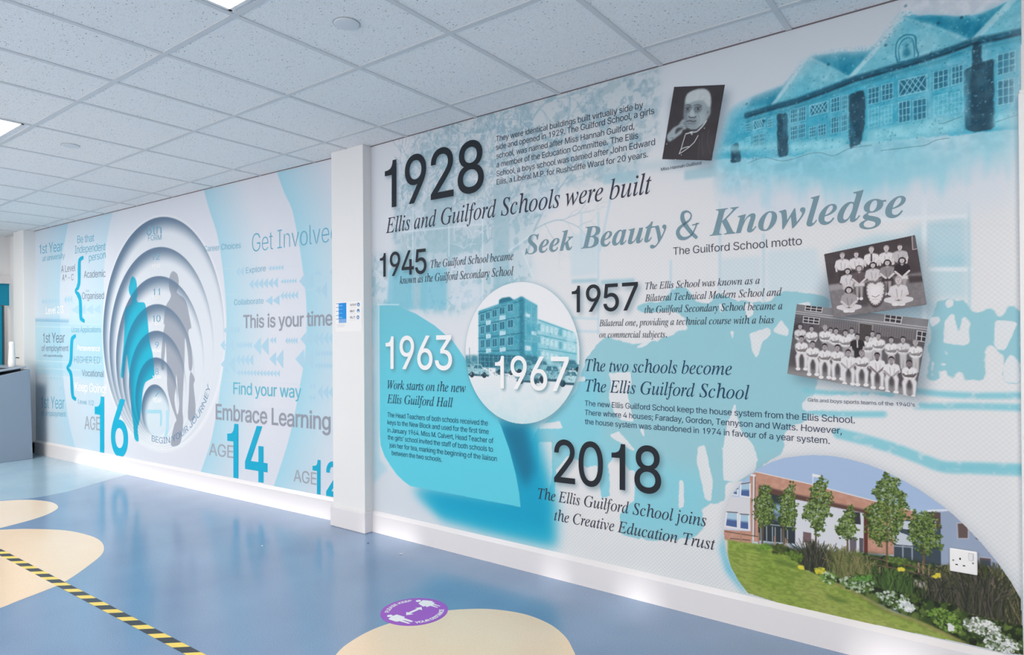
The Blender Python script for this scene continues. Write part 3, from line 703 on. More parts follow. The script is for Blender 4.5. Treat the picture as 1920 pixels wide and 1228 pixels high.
for q in ([(2513,2459),(2595,2396),(2673,2330)], [(2855,2521),(2968,2446),(3077,2362)]): ws.line(q, 10, (150, 212, 226), 0.7, 5)
eave = [(2262,2267),(2364,2277),(2472,2283),(2588,2302),(2692,2321),(2792,2329),(2892,2336),(2993,2347),(3079,2361),(3157,2357),(3236,2358)]
ws.line(eave, 26, (22, 84, 110), 0.95, 6, tex=np.clip(0.55 + a3, 0, 1)); ws.line([(x, z - 26) for x, z in eave], 14, (40, 130, 156), 0.6, 8)
ws.line([(x, z - 8) for x, z in eave], 8, (22, 52, 70), 0.8, 3, tex=np.clip(a2 * 1.6 - 0.1, 0, 1))
for q in ([(2392,2246),(2436,2242),(2436,2056),(2390,2057)], [(2668,2265),(2729,2272),(2724,2141),(2714,2057),(2669,2045)], [(3053,2268),(3143,2285),(3139,2031),(3097,2027),(3052,2042)], [(2191,2144),(2214,2155),(2232,2140),(2236,2062),(2187,2067)], [(3079,2361),(3104,2363),(3108,2254),(3078,2255)]):
    ws.ragged(q, (26, 62, 82), a3 * 0.5 + a4 * 0.5, 1.1, 5, np.clip(0.8 + 1.6 * (a4 - 0.42), 0.2, 0.88).astype(np.float32), None, 3.0)
DK, MD = (28, 92, 122), (92, 186, 210)
def pane(q, col, nu=3, nz=3, a=0.9):
    """window with glazing bars; q = bottom left, bottom right, top right, top left"""
    q = [np.array(p) for p in q]; ws.fill(q, col, a, 2, tex=np.clip(0.7 + 0.6 * (a3 - 0.3), 0, 1))
    bar = (126, 204, 224)
    for i in range(nu + 1): ws.line([q[0] + (q[1] - q[0]) * i / nu, q[3] + (q[2] - q[3]) * i / nu], 3.0, bar, 0.9)
    for j in range(nz + 1): ws.line([q[0] + (q[3] - q[0]) * j / nz, q[1] + (q[2] - q[1]) * j / nz], 3.0, bar, 0.9)
for q in ([(2445,2194),(2472,2194),(2472,2252),(2446,2250)], [(2478,2194),(2506,2195),(2507,2254),(2479,2252)], [(2603,2204),(2636,2205),(2636,2265),(2604,2261)], [(2644,2206),(2664,2208),(2665,2265),(2645,2264)], [(2739,2206),(2777,2208),(2778,2272),(2739,2271)], [(2786,2210),(2825,2212),(2825,2275),(2787,2274)], [(2958,2212),(3005,2216),(3006,2283),(2959,2281)], [(3016,2217),(3050,2220),(3051,2287),(3016,2285)], [(3152,2217),(3203,2223),(3204,2295),(3153,2294)], [(3216,2223),(3240,2226),(3241,2298),(3217,2296)],
          [(2445,2120),(2471,2122),(2472,2181),(2445,2179)], [(2478,2122),(2504,2124),(2504,2183),(2478,2180)], [(2520,2117),(2545,2119),(2546,2162),(2520,2160)], [(2554,2117),(2584,2119),(2584,2165),(2554,2163)], [(2603,2117),(2632,2118),(2632,2186),(2604,2184)], [(2641,2116),(2663,2119),(2663,2187),(2642,2185)], [(2844,2111),(2882,2112),(2883,2193),(2844,2192)], [(2892,2109),(2935,2111),(2935,2189),(2892,2189)], [(3152,2111),(3200,2112),(3201,2199),(3153,2199)], [(3214,2121),(3239,2121),(3240,2208),(3215,2205)],
          [(2258,2194),(2279,2194),(2280,2230),(2258,2229)], [(2351,2194),(2372,2194),(2372,2232),(2352,2230)], [(2289,2121),(2311,2121),(2311,2173),(2290,2172)], [(2316,2120),(2335,2121),(2336,2174),(2316,2173)]):
    pane(q, DK)
for q in ([(2739,2115),(2774,2118),(2775,2189),(2740,2188)], [(2783,2117),(2821,2120),(2821,2191),(2784,2189)], [(2959,2112),(3002,2114),(3002,2191),(2960,2188)], [(3014,2112),(3050,2114),(3050,2188),(3014,2187)], [(2228,2123),(2248,2124),(2249,2158),(2228,2156)], [(2256,2121),(2275,2122),(2276,2169),(2256,2167)]): pane(q, MD, 3, 4)
for q in ([(2844,2215),(2938,2217),(2938,2278),(2845,2277)], [(2522,2207),(2591,2211),(2592,2256),(2522,2252)], [(2290,2195),(2339,2200),(2340,2239),(2290,2235)]):
    q = [np.array(p) for p in q]; ws.fill(q, DK, 0.85, 2)
    for i in range(-2, 6):
        for t0, t1 in ((i / 5, (i + 2) / 5), ((i + 2) / 5, i / 5)):
            if 0 <= t0 <= 1 and 0 <= t1 <= 1: ws.line([q[0] + (q[1] - q[0]) * t0, q[3] + (q[2] - q[3]) * t1], 3.6, (130, 206, 226), 0.9)
    ws.line(q + [q[0]], 5, (130, 206, 226), 0.9)
ws.line(smooth([(2843,2348),(2836,2382),(2840,2426),(2860,2446),(2882,2445),(2901,2431),(2904,2389),(2907,2350),(2843,2348)], 4), 5, (36, 120, 150), 0.9)   # niche with a statue
ws.line(smooth([(2849,2356),(2846,2405),(2866,2434),(2890,2426),(2898,2384),(2898,2356)], 4), 4, (36, 120, 150), 0.8)
ws.fill(smooth([(2860,2366),(2864,2400),(2871,2418),(2879,2396),(2884,2366)], 4, True), (40, 130, 158), 0.9, 3)
for q in ([(2116,2132),(2264,2105),(2390,2090),(2391,2125),(2264,2134),(2162,2154)], [(2438,2116),(2661,2094),(2663,2046),(2438,2063)], [(2726,2108),(3047,2098),(3047,2043),(2732,2047)], [(3141,2084),(3239,2086),(3239,2022),(3140,2030)]):
    ws.fill(q, (152, 216, 230), 0.8, 8, tex=np.clip(0.5 + a2, 0, 1))
for q in ([(2264,2054),(2335,2067),(2417,2038),(2510,2050),(2561,2048),(2611,2026),(2672,2045),(2749,2044)], [(2784,2016),(2890,2011),(2933,2010),(2965,2022),(3006,2022)], [(2986,2080),(3047,2095)], [(3145,2052),(3216,2068)]): ws.line(smooth(q, 5), 2.6, (70, 124, 144), 0.7)
ws.dabs([(2406,2392),(2513,2490),(2747,2446),(2855,2550),(2894,2538),(2866,2495),(2770,2420),(2539,2456),(2440,2370)], 500, 1.3, 4.5, [(110, 200, 220), (40, 150, 182), (216, 224, 232)], 4, 0.6)
ws.dabs([(2117,2298),(2406,2356),(2838,2504),(3172,2451),(3224,2470),(3220,2061),(3047,2037),(2404,2059),(2115,2087)], 1700, 1.3, 3.4, [(24, 110, 140), (90, 190, 214), (176, 222, 234), (40, 140, 170)], 5, 0.4)
ws.c += (np.clip(a3 - 0.5, -0.2, 0.2) * 46)[..., None] * np.array((1, 0.8, 0.7), np.float32) * np.clip((ws.Z - 1900) / 120, 0, 1)[..., None]
for x, z in [(2262,2318),(2336,2226),(2595,2406),(2976,2462),(3048,2460),(2951,2351),(2998,2356),(2808,2519),(2870,2560),(2802,2427),(2434,2403)]: ws.oval((x, z), 6, 6, (30, 90, 112), 0.8)
wsclip = [(2090,2087),(2146,2247),(2171,2326),(2262,2358),(2349,2368),(2431,2382),(2496,2479),(2609,2474),(2764,2444),(2838,2552),(2910,2694),(3223,2583),(3217,1677),(3117,1679),(2257,1786),(2108,1852)]
# blend the picture's paper into the backdrop at its border
ed = ws.mask(wsclip, 40); full = np.zeros((ws.nz, ws.nu), np.float32); full[ed[0], ed[1]] = ed[2]; full = np.clip(blur(full, 14) * 2 - 1, 0, 1)
i0 = np.clip(np.round((ws.U - g.u0) / g.st).astype(int), 0, g.nu - 1); j0 = np.clip(np.round((ws.Z - g.z0) / g.st).astype(int), 0, g.nz - 1)
low = np.clip((ws.Z - 1640) / 200, 0, 1)
ws.c += (g.c[j0, i0] - ws.c) * (1 - full * low)[..., None]; ws.dot[:] = g.dot[j0, i0] * (1 - 0.8 * full * low)
ws.build('painted_school', INK, mural, 1.8, clip=wsclip, label='blue painted school building')

# ---- round picture of the 1967 block
md = Ink(MC[0] - 405, MC[0] + 405, MC[1] - 405, MC[1] + 405, 2.2, (226, 229, 234))
b1, b2 = md.noise(60, 21, 5), md.noise(18, 22, 3)
k = np.clip((1100 - md.Z) / 330, 0, 1) * np.ones_like(md.U)
md.put((slice(None), slice(None)), k * 0.85 * np.clip(0.6 + b1 - 0.2, 0, 1), (176, 214, 224))
md.fill([(574.1,1191),(693.4,1192),(692.7,1121),(597.8,1126),(573.5,1118)], (60, 132, 152), 0.85, 4, tex=0.5 + b2)
md.line([(628.5,1134),(627.5,1235)], 4, (60, 110, 130), 0.9)
md.fill([(1123,1396),(1242,1359),(1353,1319),(1373,1287),(1376,1121),(1362,1134),(1112,1129)], (128, 196, 212), 0.95, 2, tex=np.clip(0.7 + 0.6 * (b1 - 0.2), 0, 1))
md.fill([(700.3,1451),(853.9,1488),(855.8,1509),(878.1,1519),(930.6,1523),(958.1,1506),(1016,1522),(1018,1126),(847.9,1120),(697.4,1122)], (58, 152, 176), 1, 2, tex=np.clip(0.8 + 0.4 * (b1 - 0.2), 0, 1))
md.fill([(853.9,1488),(855.8,1509),(878.1,1519),(930.6,1523),(960.7,1505)], (36, 112, 136), 1, 2)
md.fill([(1009,1521),(1018,1522),(1122,1470),(1122,1156),(1016,1126)], (70, 162, 186), 1, 2, tex=np.clip(0.75 + 0.5 * (b1 - 0.2), 0, 1))
md.fill([(999.2,1519),(1033,1514),(1031,1127),(1000,1125)], (38, 122, 146), 0.9, 5)
for q in ([(700.2,1435),(1016,1500)], [(699.6,1365),(1015,1411)], [(698.9,1292),(1014,1318)], [(698.2,1214),(1014,1223)]): md.line(q, 7, (30, 100, 124), 0.6, 2)
for zl, zr, h in ((322, 248, 46), (430, 382, 50), (548, 526, 52)):
    for i, xc in enumerate((197, 247, 305, 370, 440)):
        zc = zl + (zr - zl) * (xc - 197) / 243.0; w = 17 + 1.6 * i; x = MC[0] + (xc - 507) * 0.853; hh = h * 0.79 / 2 * 1.05
        z = MC[1] + (617 - zc) * 0.681 * 1.0; ww = w * 0.853
        md.fill([(x - ww, z - hh), (x + ww, z - hh + 4), (x + ww, z + hh + 8), (x - ww, z + hh + 4)], (34, 106, 132), 0.9, 1)
        md.line([(x - ww, z - hh), (x + ww, z - hh + 4), (x + ww, z + hh + 8), (x - ww, z + hh + 4), (x - ww, z - hh)], 3.2, (136, 200, 216), 0.85)
        md.line([(x, z - hh), (x, z + hh + 6)], 3, (120, 190, 208), 0.8)
        if (i + int(zl)) % 2: md.fill([(x - ww, z - hh - 32), (x + ww + 6, z - hh - 27), (x + ww + 6, z - hh - 4), (x - ww, z - hh - 6)], (190, 220, 230), 0.9, 1)
for q in ([(1041,1432),(1074,1420),(1074,1404),(1040,1410)], [(1081,1330),(1114,1322),(1114,1304),(1081,1310)], [(1037,1249),(1077,1246),(1077,1219),(1037,1222)]): md.fill(q, (206, 226, 233), 0.9, 3)
for q in ([(1046,1499),(1043,1128)], [(1083,1484),(1080,1128)], [(1032,1395),(1123,1370)], [(1031,1276),(1122,1269)]): md.line(q, 3, (120, 194, 212), 0.7)
for q in ([(1122,1309),(1371,1262)], [(1121,1236),(1371,1204)], [(1131,1388),(1349,1318)]): md.line(q, 6, (70, 160, 184), 0.7, 2)
for i in range(9):
    for zz in (410, 510, 620):
        x = 668 + i * 33; z0 = zz + i * 9; p = (MC[0] + (x - 507) * 0.853, MC[1] + (617 - z0) * 0.681)
        md.fill([(p[0] - 9, p[1] - 17), (p[0] + 10, p[1] - 19), (p[0] + 10, p[1] + 17), (p[0] - 9, p[1] + 19)], (196, 224, 232) if (i * 7 + zz) % 5 else (84, 168, 190), 0.85, 2)
md.fill([(1308,1326),(1356,1310),(1360,1217),(1310,1220)], (186, 220, 230), 0.6, 5)
md.fill([(700.9,1200),(970.8,1193),(970.2,1125),(700.2,1122)], (28, 92, 114), 0.9, 3)
for x in range(180, 470, 38): md.line([(MC[0] + (x - 507) * 0.853, MC[1] - 15), (MC[0] + (x - 507) * 0.853, MC[1] - 84)], 3.5, (96, 174, 194), 0.8)
for q in ([(700.5,1157),(970.5,1154)], [(700.7,1182),(970.7,1180)]): md.line(q, 3, (96, 174, 194), 0.6)
md.fill([(1030,1195),(1121,1189),(1121,1142),(1046,1128)], (34, 100, 122), 0.8, 4)
def car(q, s_, body):
    x, z = q; md.fill([(x - 62 * s_, z - 16 * s_), (x + 64 * s_, z - 18 * s_), (x + 66 * s_, z + 4 * s_), (x + 34 * s_, z + 10 * s_), (x + 22 * s_, z + 32 * s_), (x - 22 * s_, z + 33 * s_), (x - 34 * s_, z + 12 * s_), (x - 64 * s_, z + 6 * s_)], body, 0.95, 1.5)
    md.fill([(x - 27 * s_, z + 12 * s_), (x + 28 * s_, z + 11 * s_), (x + 18 * s_, z + 27 * s_), (x - 18 * s_, z + 28 * s_)], (46, 108, 128), 0.9, 1)
    md.line([(x, z + 8 * s_), (x, z + 30 * s_)], 4 * s_, body); md.line([(x - 60 * s_, z - 18 * s_), (x + 62 * s_, z - 20 * s_)], 9 * s_, (24, 70, 90), 0.9, 3)
    for d in (-38, 38): md.oval((x + d * s_, z - 18 * s_), 14 * s_, 14 * s_, (18, 52, 68), 0.95)
for q, s_, c_ in (([(612.1,1112)], 0.85, (120, 176, 190)), ([(692.5,1099)], 1.25, (140, 192, 204)), ([(896.5,1116)], 1.1, (70, 140, 160)), ([(1046,1124)], 1.3, (110, 176, 192)), ([(1153,1130)], 1.2, (128, 186, 200)), ([(1054,1072)], 1.2, (90, 150, 168)), ([(1216,1092)], 1.6, (120, 180, 196)), ([(1340,1140)], 1.0, (60, 126, 146)), ([(1336,1072)], 1.4, (168, 208, 218))):
    car(q[0], s_, c_)
md.dabs([(703.1,1446),(860.1,1490),(1016,1517),(1115,1473),(1131,1392),(1349,1319),(1370,1140),(702.1,1124)], 900, 1.2, 3.6, [(30, 104, 128), (120, 196, 212), (168, 214, 226), (60, 150, 174)], 7, 0.4)
md.dabs([(597.7,1115),(1355,1130),(1354,1057),(635.7,1076)], 320, 2, 6, [(230, 234, 238), (150, 196, 208), (34, 90, 110)], 8, 0.4)
numeral = years[4][3]
tmp = np.zeros((md.nz, md.nu), np.float32)
for tri in numeral:
    for t in tri:
        kk = md.mask(t + np.array((11, -11)))
        if kk: tmp[kk[0], kk[1]] += kk[2]
md.put((slice(None), slice(None)), blur(np.clip(tmp, 0, 1), 3) * 0.6, (70, 120, 138))  # drop shadow of the numeral, painted into the printed picture
md.build('round_picture', INK, mural, 1.8, clip=ring(MC[0], MC[1], MR), label='round blue picture of a four storey block with parked cars')

# ---- portrait
pq = [(1859,2142),(2103,2093),(2167,2427),(1923,2476)]
xs, zs = [p[0] for p in pq], [p[1] for p in pq]
po = Ink(min(xs) - 4, max(xs) + 4, min(zs) - 4, max(zs) + 4, 1.3, (48, 44, 48))
c1, c2 = po.noise(70, 31, 5), po.noise(14, 32, 3)
PX = ([(2062,2293)][0][0] - [(2024,2301)][0][0]) / 100      # mm for one unit across
PZ = ([(2025,2337)][0][1] - [(2024,2301)][0][1]) / 100
po.put((slice(None), slice(None)), np.clip(c1 * 0.8, 0, 0.5), (72, 70, 76))
po.fill([(1868,2135),(1876,2224),(1959,2245),(1994,2249),(2076,2276),(2124,2237),(2134,2185),(2112,2086)], (60, 55, 60), 0.9, 5)
po.fill([(2046,2224),(2076,2240),(2120,2210),(2112,2104),(2046,2115)], (74, 70, 76), 0.7, 9, tex=c1 + 0.2)
for q in ([(2061,2228),(2057,2168),(2064,2126)], [(2091,2237),(2083,2188),(2097,2124)], [(2046,2202),(2038,2113)]): po.line(smooth(q, 5), 4, (92, 88, 94), 0.5, 2)
face = smooth([(1987,2423),(2007,2433),(2041,2436),(2074,2428),(2094,2407),(2101,2373),(2099,2343),(2096,2311),(2086,2292),(2071,2270),(2048,2252),(2020,2250),(1992,2262),(1977,2287),(1971,2320),(1973,2364),(1977,2403)], 4, True)
po.fill(face, (148, 162, 170), 1, 2)
po.fill(smooth([(1987,2423),(2007,2433),(2041,2436),(2074,2428),(2094,2407),(2101,2373),(2098,2343),(2089,2343),(2077,2362),(2063,2379),(2029,2384),(1995,2381),(1980,2388)], 4, True), (196, 205, 209), 0.9, 3, tex=0.7 + 0.4 * c2)
po.fill([(1973,2364),(1987,2346),(1986,2287),(1998,2259),(1977,2287),(1971,2324)], (104, 116, 124), 0.8, 5)
po.fill([(2047,2325),(2077,2319),(2069,2277),(2047,2256),(2032,2278)], (172, 184, 190), 0.8, 8)
po.fill([(2077,2348),(2099,2339),(2095,2311),(2084,2296),(2077,2312)], (140, 152, 160), 0.6, 5)
for c, rx, rz in (([(1992,2356)], 46, 52), ([(2038,2346)], 54, 54)): po.oval(c[0], rx * PX, rz * PZ, (92, 102, 110), 0.72, 3)
for c in [(1990,2354),(2040,2344)]:
    po.oval(c, 30 * PX, 15 * PZ, (128, 138, 145), 0.9, 1.5); po.oval(c, 13 * PX, 13 * PZ, (38, 40, 44), 0.95, 1); po.line([(c[0] - 30 * PX, c[1] + 8), (c[0], c[1] + 14 * PZ + 2), (c[0] + 30 * PX, c[1] + 7)], 2.4, (52, 56, 62), 0.9)
for q in ([(1976,2374),(1990,2376),(2006,2368)], [(2019,2365),(2038,2366),(2057,2355)]): po.line(smooth(q, 4), 4, (84, 92, 98), 0.8, 1.5)
po.line([(2011,2362),(2007,2330),(2002,2319)], 3, (112, 124, 132), 0.7, 2)
po.fill(smooth([(2007,2349),(2016,2347),(2023,2316),(2010,2312),(1998,2319)], 3, True), (178, 190, 196), 0.9, 3)
po.line(smooth([(1996,2319),(2002,2312),(2011,2312),(2022,2308),(2029,2311)], 4), 5, (62, 66, 72), 0.9, 1.5)
po.fill([(1987,2309),(2010,2308),(2034,2299),(2036,2273),(2013,2267),(1986,2280)], (116, 128, 136), 0.7, 6)
po.line(smooth([(1985,2298),(2002,2298),(2013,2292),(2029,2291)], 4), 4, (58, 62, 68), 0.95, 1)
po.line(smooth([(1994,2287),(2009,2282),(2024,2282)], 4), 3, (84, 94, 102), 0.7, 1.5)
po.fill(smooth([(1994,2280),(2013,2279),(2032,2272),(2024,2257),(2002,2261)], 3, True), (142, 155, 162), 0.7, 5)
po.line(smooth([(2040,2320),(2047,2296),(2041,2276)], 4), 3, (120, 132, 140), 0.6, 2)
for zz in (240, 262, 284): po.line(smooth([(p[0], p[1]) for p in ([(2002,2379)][0], [(2033,2375)][0], [(2062,2365)][0])], 4), 1.4, (136, 148, 156), 0.3)
po.oval([(2090,2319)][0], 17 * PX, 36 * PZ, (150, 162, 170), 0.9, 2); po.oval([(2087,2319)][0], 8 * PX, 18 * PZ, (70, 76, 82), 0.8, 2)
po.line([(1990,2261),(2005,2252),(2032,2249),(2062,2266)], 7, (52, 52, 58), 0.7, 3)
hand = smooth([(1885,2251),(1901,2268),(1921,2283),(1942,2289),(1952,2300),(1966,2312),(1976,2304),(1972,2293),(1982,2273),(1980,2263),(1965,2262),(1959,2248),(1936,2235),(1901,2220),(1889,2229)], 4, True)
po.fill(hand, (156, 170, 177), 1, 2)
po.fill(smooth([(1929,2267),(1937,2276),(1952,2277),(1968,2270),(1948,2261),(1928,2250)], 4, True), (66, 66, 72), 0.95, 2)
for q in ([(1948,2291),(1960,2293),(1972,2285)], [(1952,2282),(1967,2280),(1981,2272)], [(1960,2300),(1971,2295)]): po.line(smooth(q, 4), 2.4, (98, 108, 115), 0.8, 1)
po.line([(1901,2236),(1918,2235),(1910,2225)], 3, (96, 104, 110), 0.7, 1)
po.line(smooth([(1980,2241),(1992,2241),(2005,2244),(2020,2241),(2035,2242),(2054,2255),(2067,2267),(2078,2281)], 4), 16 * PX, (194, 204, 209), 0.95, 1.5)
po.fill(smooth([(2000,2243),(2007,2245),(2013,2236),(2011,2229),(2005,2234)], 3, True), (204, 212, 216), 0.9, 1)
for q in ([(1977,2237),(1965,2203),(1956,2174),(1946,2153),(1962,2159),(1993,2174),(2020,2193),(2039,2221)], [(1955,2173),(1970,2177),(1993,2179)]): po.line(q, 11 * PX, (198, 206, 210), 0.95, 0.8)
po.dabs(pq, 160, 0.6, 1.2, [(110, 110, 116), (34, 31, 35)], 3, 0.5)
for x, z in [(1884,2211),(1927,2130),(2069,2249),(1957,2146)]: po.oval((x, z), 2.2, 2.2, (214, 218, 222), 0.9)
po.build('portrait_print', INK, mural, 1.8, clip=pq, label='dark portrait of a seated woman with a chain')

# ---- the two team pictures
def figure(s, h, r_, shirt, hair, pose='stand', legs=(208, 208, 212), skin=(176, 172, 176), tie=None, arms='side', cut=None):
    """one person: h = centre of the head, r_ = half the head's height"""
    x, z = h; sk = tuple(skin); dk = tuple(v * 0.72 for v in shirt)
    sw = 1.95 * r_
    if pose == 'stand':
        s.fill([(x - 1.1 * r_, z - 5 * r_), (x + 1.1 * r_, z - 5 * r_), (x + 0.9 * r_, z - 10.5 * r_), (x + 0.1 * r_, z - 10.5 * r_), (x, z - 6 * r_), (x - 0.1 * r_, z - 10.5 * r_), (x - 0.9 * r_, z - 10.5 * r_)], legs, 1, 1)
    if pose == 'sit':
        for d in (-1, 1):
            s.fill([(x + d * 0.15 * r_, z - 5.1 * r_), (x + d * 1.5 * r_, z - 4.9 * r_), (x + d * 2.1 * r_, z - 6.3 * r_), (x + d * 1.75 * r_, z - 10.2 * r_), (x + d * 0.75 * r_, z - 10.2 * r_), (x + d * 0.8 * r_, z - 6.9 * r_)], legs, 1, 1)
            s.line([(x + d * 0.2 * r_, z - 5.3 * r_), (x + d * 0.85 * r_, z - 7.2 * r_), (x + d * 0.8 * r_, z - 10 * r_)], 0.3 * r_, tuple(v * 0.66 for v in legs), 0.7, 0.7)
            s.oval((x + d * 1.25 * r_, z - 10.7 * r_), 0.8 * r_, 0.6 * r_, (222, 220, 224), 1, 0.6)
    if pose == 'skirt':
        s.fill([(x - 1.5 * r_, z - 4.8 * r_), (x + 1.5 * r_, z - 4.8 * r_), (x + 1.9 * r_, z - 6.6 * r_), (x - 1.7 * r_, z - 6.6 * r_)], legs, 1, 1)
        for d in (-0.7, 0.6):
            s.fill([(x + (d - .5) * r_, z - 6.5 * r_), (x + (d + .6) * r_, z - 6.5 * r_), (x + (d + .4) * r_, z - 10.5 * r_), (x + (d - .25) * r_, z - 10.5 * r_)], tuple(v * 0.8 for v in sk), 1, 1)
            s.oval((x + d * r_, z - 10.9 * r_), 0.6 * r_, 0.6 * r_, (214, 212, 216), 1)
    if pose == 'floor':
        for d in (-1, 1):
            s.line([(x + d * 0.5 * r_, z - 5 * r_), (x + d * 3.1 * r_, z - 5.6 * r_), (x - d * 0.4 * r_, z - 6.8 * r_)], 1.15 * r_, (206, 204, 208), 1, 0.8)
            s.oval((x - d * 0.9 * r_, z - 6.9 * r_), 0.8 * r_, 0.5 * r_, (216, 214, 218), 1)
    s.fill(smooth([(x - 0.5 * r_, z - 1.25 * r_), (x - sw, z - 1.8 * r_), (x - sw * 1.08, z - 3.3 * r_), (x - 1.35 * r_, z - 5.2 * r_), (x + 1.35 * r_, z - 5.2 * r_), (x + sw * 1.08, z - 3.3 * r_), (x + sw, z - 1.8 * r_), (x + 0.5 * r_, z - 1.25 * r_)], 3, True), shirt, 1, 0.8)
    s.line([(x - 0.5 * r_, z - 2.6 * r_), (x - 0.25 * r_, z - 4.8 * r_)], 0.3 * r_, dk, 0.6, 0.8); s.line([(x + 0.9 * r_, z - 3 * r_), (x + 0.7 * r_, z - 5 * r_)], 0.3 * r_, dk, 0.5, 0.8)
    if arms == 'fold':
        s.line([(x - 1.7 * r_, z - 3.6 * r_), (x - 1.2 * r_, z - 4.2 * r_), (x + 0.9 * r_, z - 3.8 * r_)], 0.62 * r_, tuple(v * 0.85 for v in sk), 1, 0.6)
        s.line([(x + 1.7 * r_, z - 3.5 * r_), (x + 1.1 * r_, z - 4.35 * r_), (x - 0.8 * r_, z - 4.25 * r_)], 0.6 * r_, tuple(v * 0.74 for v in sk), 1, 0.6)
    else:
        for d in (-1, 1):
            s.line([(x + d * 1.75 * r_, z - 2.2 * r_), (x + d * 2.15 * r_, z - 3.9 * r_)], 0.85 * r_, shirt, 1, 0.7)
            if arms == 'lap': s.line([(x + d * 2.1 * r_, z - 3.8 * r_), (x + d * 0.5 * r_, z - 5.4 * r_)], 0.65 * r_, sk, 1, 0.6)
            else: s.line([(x + d * 2.15 * r_, z - 3.9 * r_), (x + d * 1.9 * r_, z - 5.6 * r_)], 0.62 * r_, sk, 1, 0.6)
    s.fill([(x - 0.5 * r_, z - 0.5 * r_), (x + 0.5 * r_, z - 0.5 * r_), (x + 0.45 * r_, z - 1.5 * r_), (x, z - 2.0 * r_), (x - 0.45 * r_, z - 1.5 * r_)], tuple(v * 0.8 for v in sk), 1, 0.5)
    if tie: s.fill([(x - 0.22 * r_, z - 1.5 * r_), (x + 0.22 * r_, z - 1.5 * r_), (x + 0.3 * r_, z - 4.2 * r_), (x - 0.2 * r_, z - 4.2 * r_)], tie, 1)
    if cut == 'bob': s.oval((x, z - 0.05 * r_), 1.15 * r_, 1.12 * r_, hair, 1, 0.5); s.oval((x, z - 0.4 * r_), 1.3 * r_, 0.8 * r_, hair, 1, 0.5)
    else: s.oval((x, z + 0.22 * r_), 0.86 * r_, 0.95 * r_, hair, 1, 0.5)
    s.oval((x, z - 0.12 * r_), 0.7 * r_, 0.9 * r_, sk, 1, 0.5)
    s.fill([(x - 0.72 * r_, z + 0.35 * r_), (x - 0.2 * r_, z + 0.55 * r_), (x + 0.5 * r_, z + 0.4 * r_), (x + 0.75 * r_, z + 0.3 * r_), (x + 0.5 * r_, z + 1.0 * r_), (x - 0.4 * r_, z + 1.05 * r_)], hair, 1, 0.4)
    for d in (-0.28, 0.28): s.oval((x + d * r_, z + 0.06 * r_), 0.15 * r_, 0.11 * r_, (62, 56, 62), 0.8)
    s.line([(x + 0.02 * r_, z + 0.0 * r_), (x + 0.05 * r_, z - 0.32 * r_)], 0.12 * r_, tuple(v * 0.7 for v in sk), 0.8)
    s.line([(x - 0.26 * r_, z - 0.52 * r_), (x + 0.26 * r_, z - 0.52 * r_)], 0.14 * r_, (88, 74, 80), 0.8)
bq = [(2423,1126),(2891,1049),(2938,1347),(2464,1424)]
xs, zs = [p[0] for p in bq], [p[1] for p in bq]
bt = Ink(min(xs) - 4, max(xs) + 4, min(zs) - 4, max(zs) + 4, 1.4, (92, 90, 95))
d1, d2 = bt.noise(60, 41, 5), bt.noise(12, 42, 3)
UX = ([(2715,1252)][0][0] - [(2682,1252)][0][0]) / 100
bt.fill([(2457,1431),(2944,1352),(2937,1304),(2457,1384)], (128, 128, 133), 1, 3, tex=0.6 + 0.5 * d1)
bt.fill([(2453,1369),(2932,1297),(2919,1203),(2438,1284)], (84, 80, 86), 1, 3)
for i in range(9): bt.line([(x, z - i * 5.2) for x, z in [(2557,1366),(2702,1344),(2748,1334),(2896,1310)]], 1.7, (150, 148, 152), 0.7)
for i in range(40):
    p, q = np.array([(2557,1366)][0]), np.array([(2896,1310)][0]); a = p + (q - p) * i / 40
    bt.line([(a[0], a[1]), (a[0] - 4, a[1] - 46)], 1.5, (146, 144, 148), 0.6)
for q in ([(2457,1384),(2943,1305)], [(2462,1392),(2943,1314)]): bt.line(q, 4, (176, 176, 180), 0.9, 1)
bt.fill([(2699,1338),(2748,1330),(2740,1208),(2691,1216)], (70, 64, 66), 1, 2)
bt.line([(2696,1216),(2700,1339),(2748,1330),(2744,1252)], 4, (150, 148, 150), 0.9, 1)
for q, nx in (([(2497,1395),(2562,1385),(2566,1408),(2500,1418)], 3), ([(2789,1342),(2845,1332),(2850,1360),(2792,1370)], 3), ([(2489,1345),(2550,1336),(2553,1360),(2491,1370)], 3), ([(2896,1266),(2928,1260),(2932,1297),(2899,1304)], 2)):
    q = [np.array(p) for p in q]; bt.fill(q, (52, 48, 54), 1, 1)
    for i in range(nx + 1): bt.line([q[0] + (q[1] - q[0]) * i / nx, q[3] + (q[2] - q[3]) * i / nx], 3.2, (198, 198, 202), 0.95)
    for j in range(3): bt.line([q[0] + (q[3] - q[0]) * j / 2, q[1] + (q[2] - q[1]) * j / 2], 3.2, (198, 198, 202), 0.95)
bt.fill([(2449,1342),(2489,1337),(2485,1283),(2441,1284)], (58, 54, 60), 0.9, 3)
bt.fill([(2414,1159),(2509,1149),(2647,1122),(2778,1097),(2900,1077),(2897,1042),(2421,1120)], (120, 118, 122), 1, 3, tex=0.6 + 0.6 * d2)
bt.fill([(2437,1229),(2545,1230),(2746,1158),(2886,1140),(2888,1084),(2778,1101),(2648,1130),(2509,1157),(2433,1167)], (78, 74, 79), 1, 4)
bt.fill([(2422,1140),(2509,1130),(2647,1111),(2778,1086),(2894,1070),(2891,1047),(2421,1122)], (146, 145, 148), 0.8, 4, tex=0.5 + 0.6 * d1)
W1, W2 = (218, 217, 221), (206, 205, 210)
back = [(2477,1329),(2522,1319),(2574,1321),(2595,1311),(2615,1308),(2650,1300),(2673,1309),(2693,1284),(2729,1279),(2747,1295),(2768,1286),(2812,1270),(2852,1271),(2893,1258)]
rr = 33 * UX
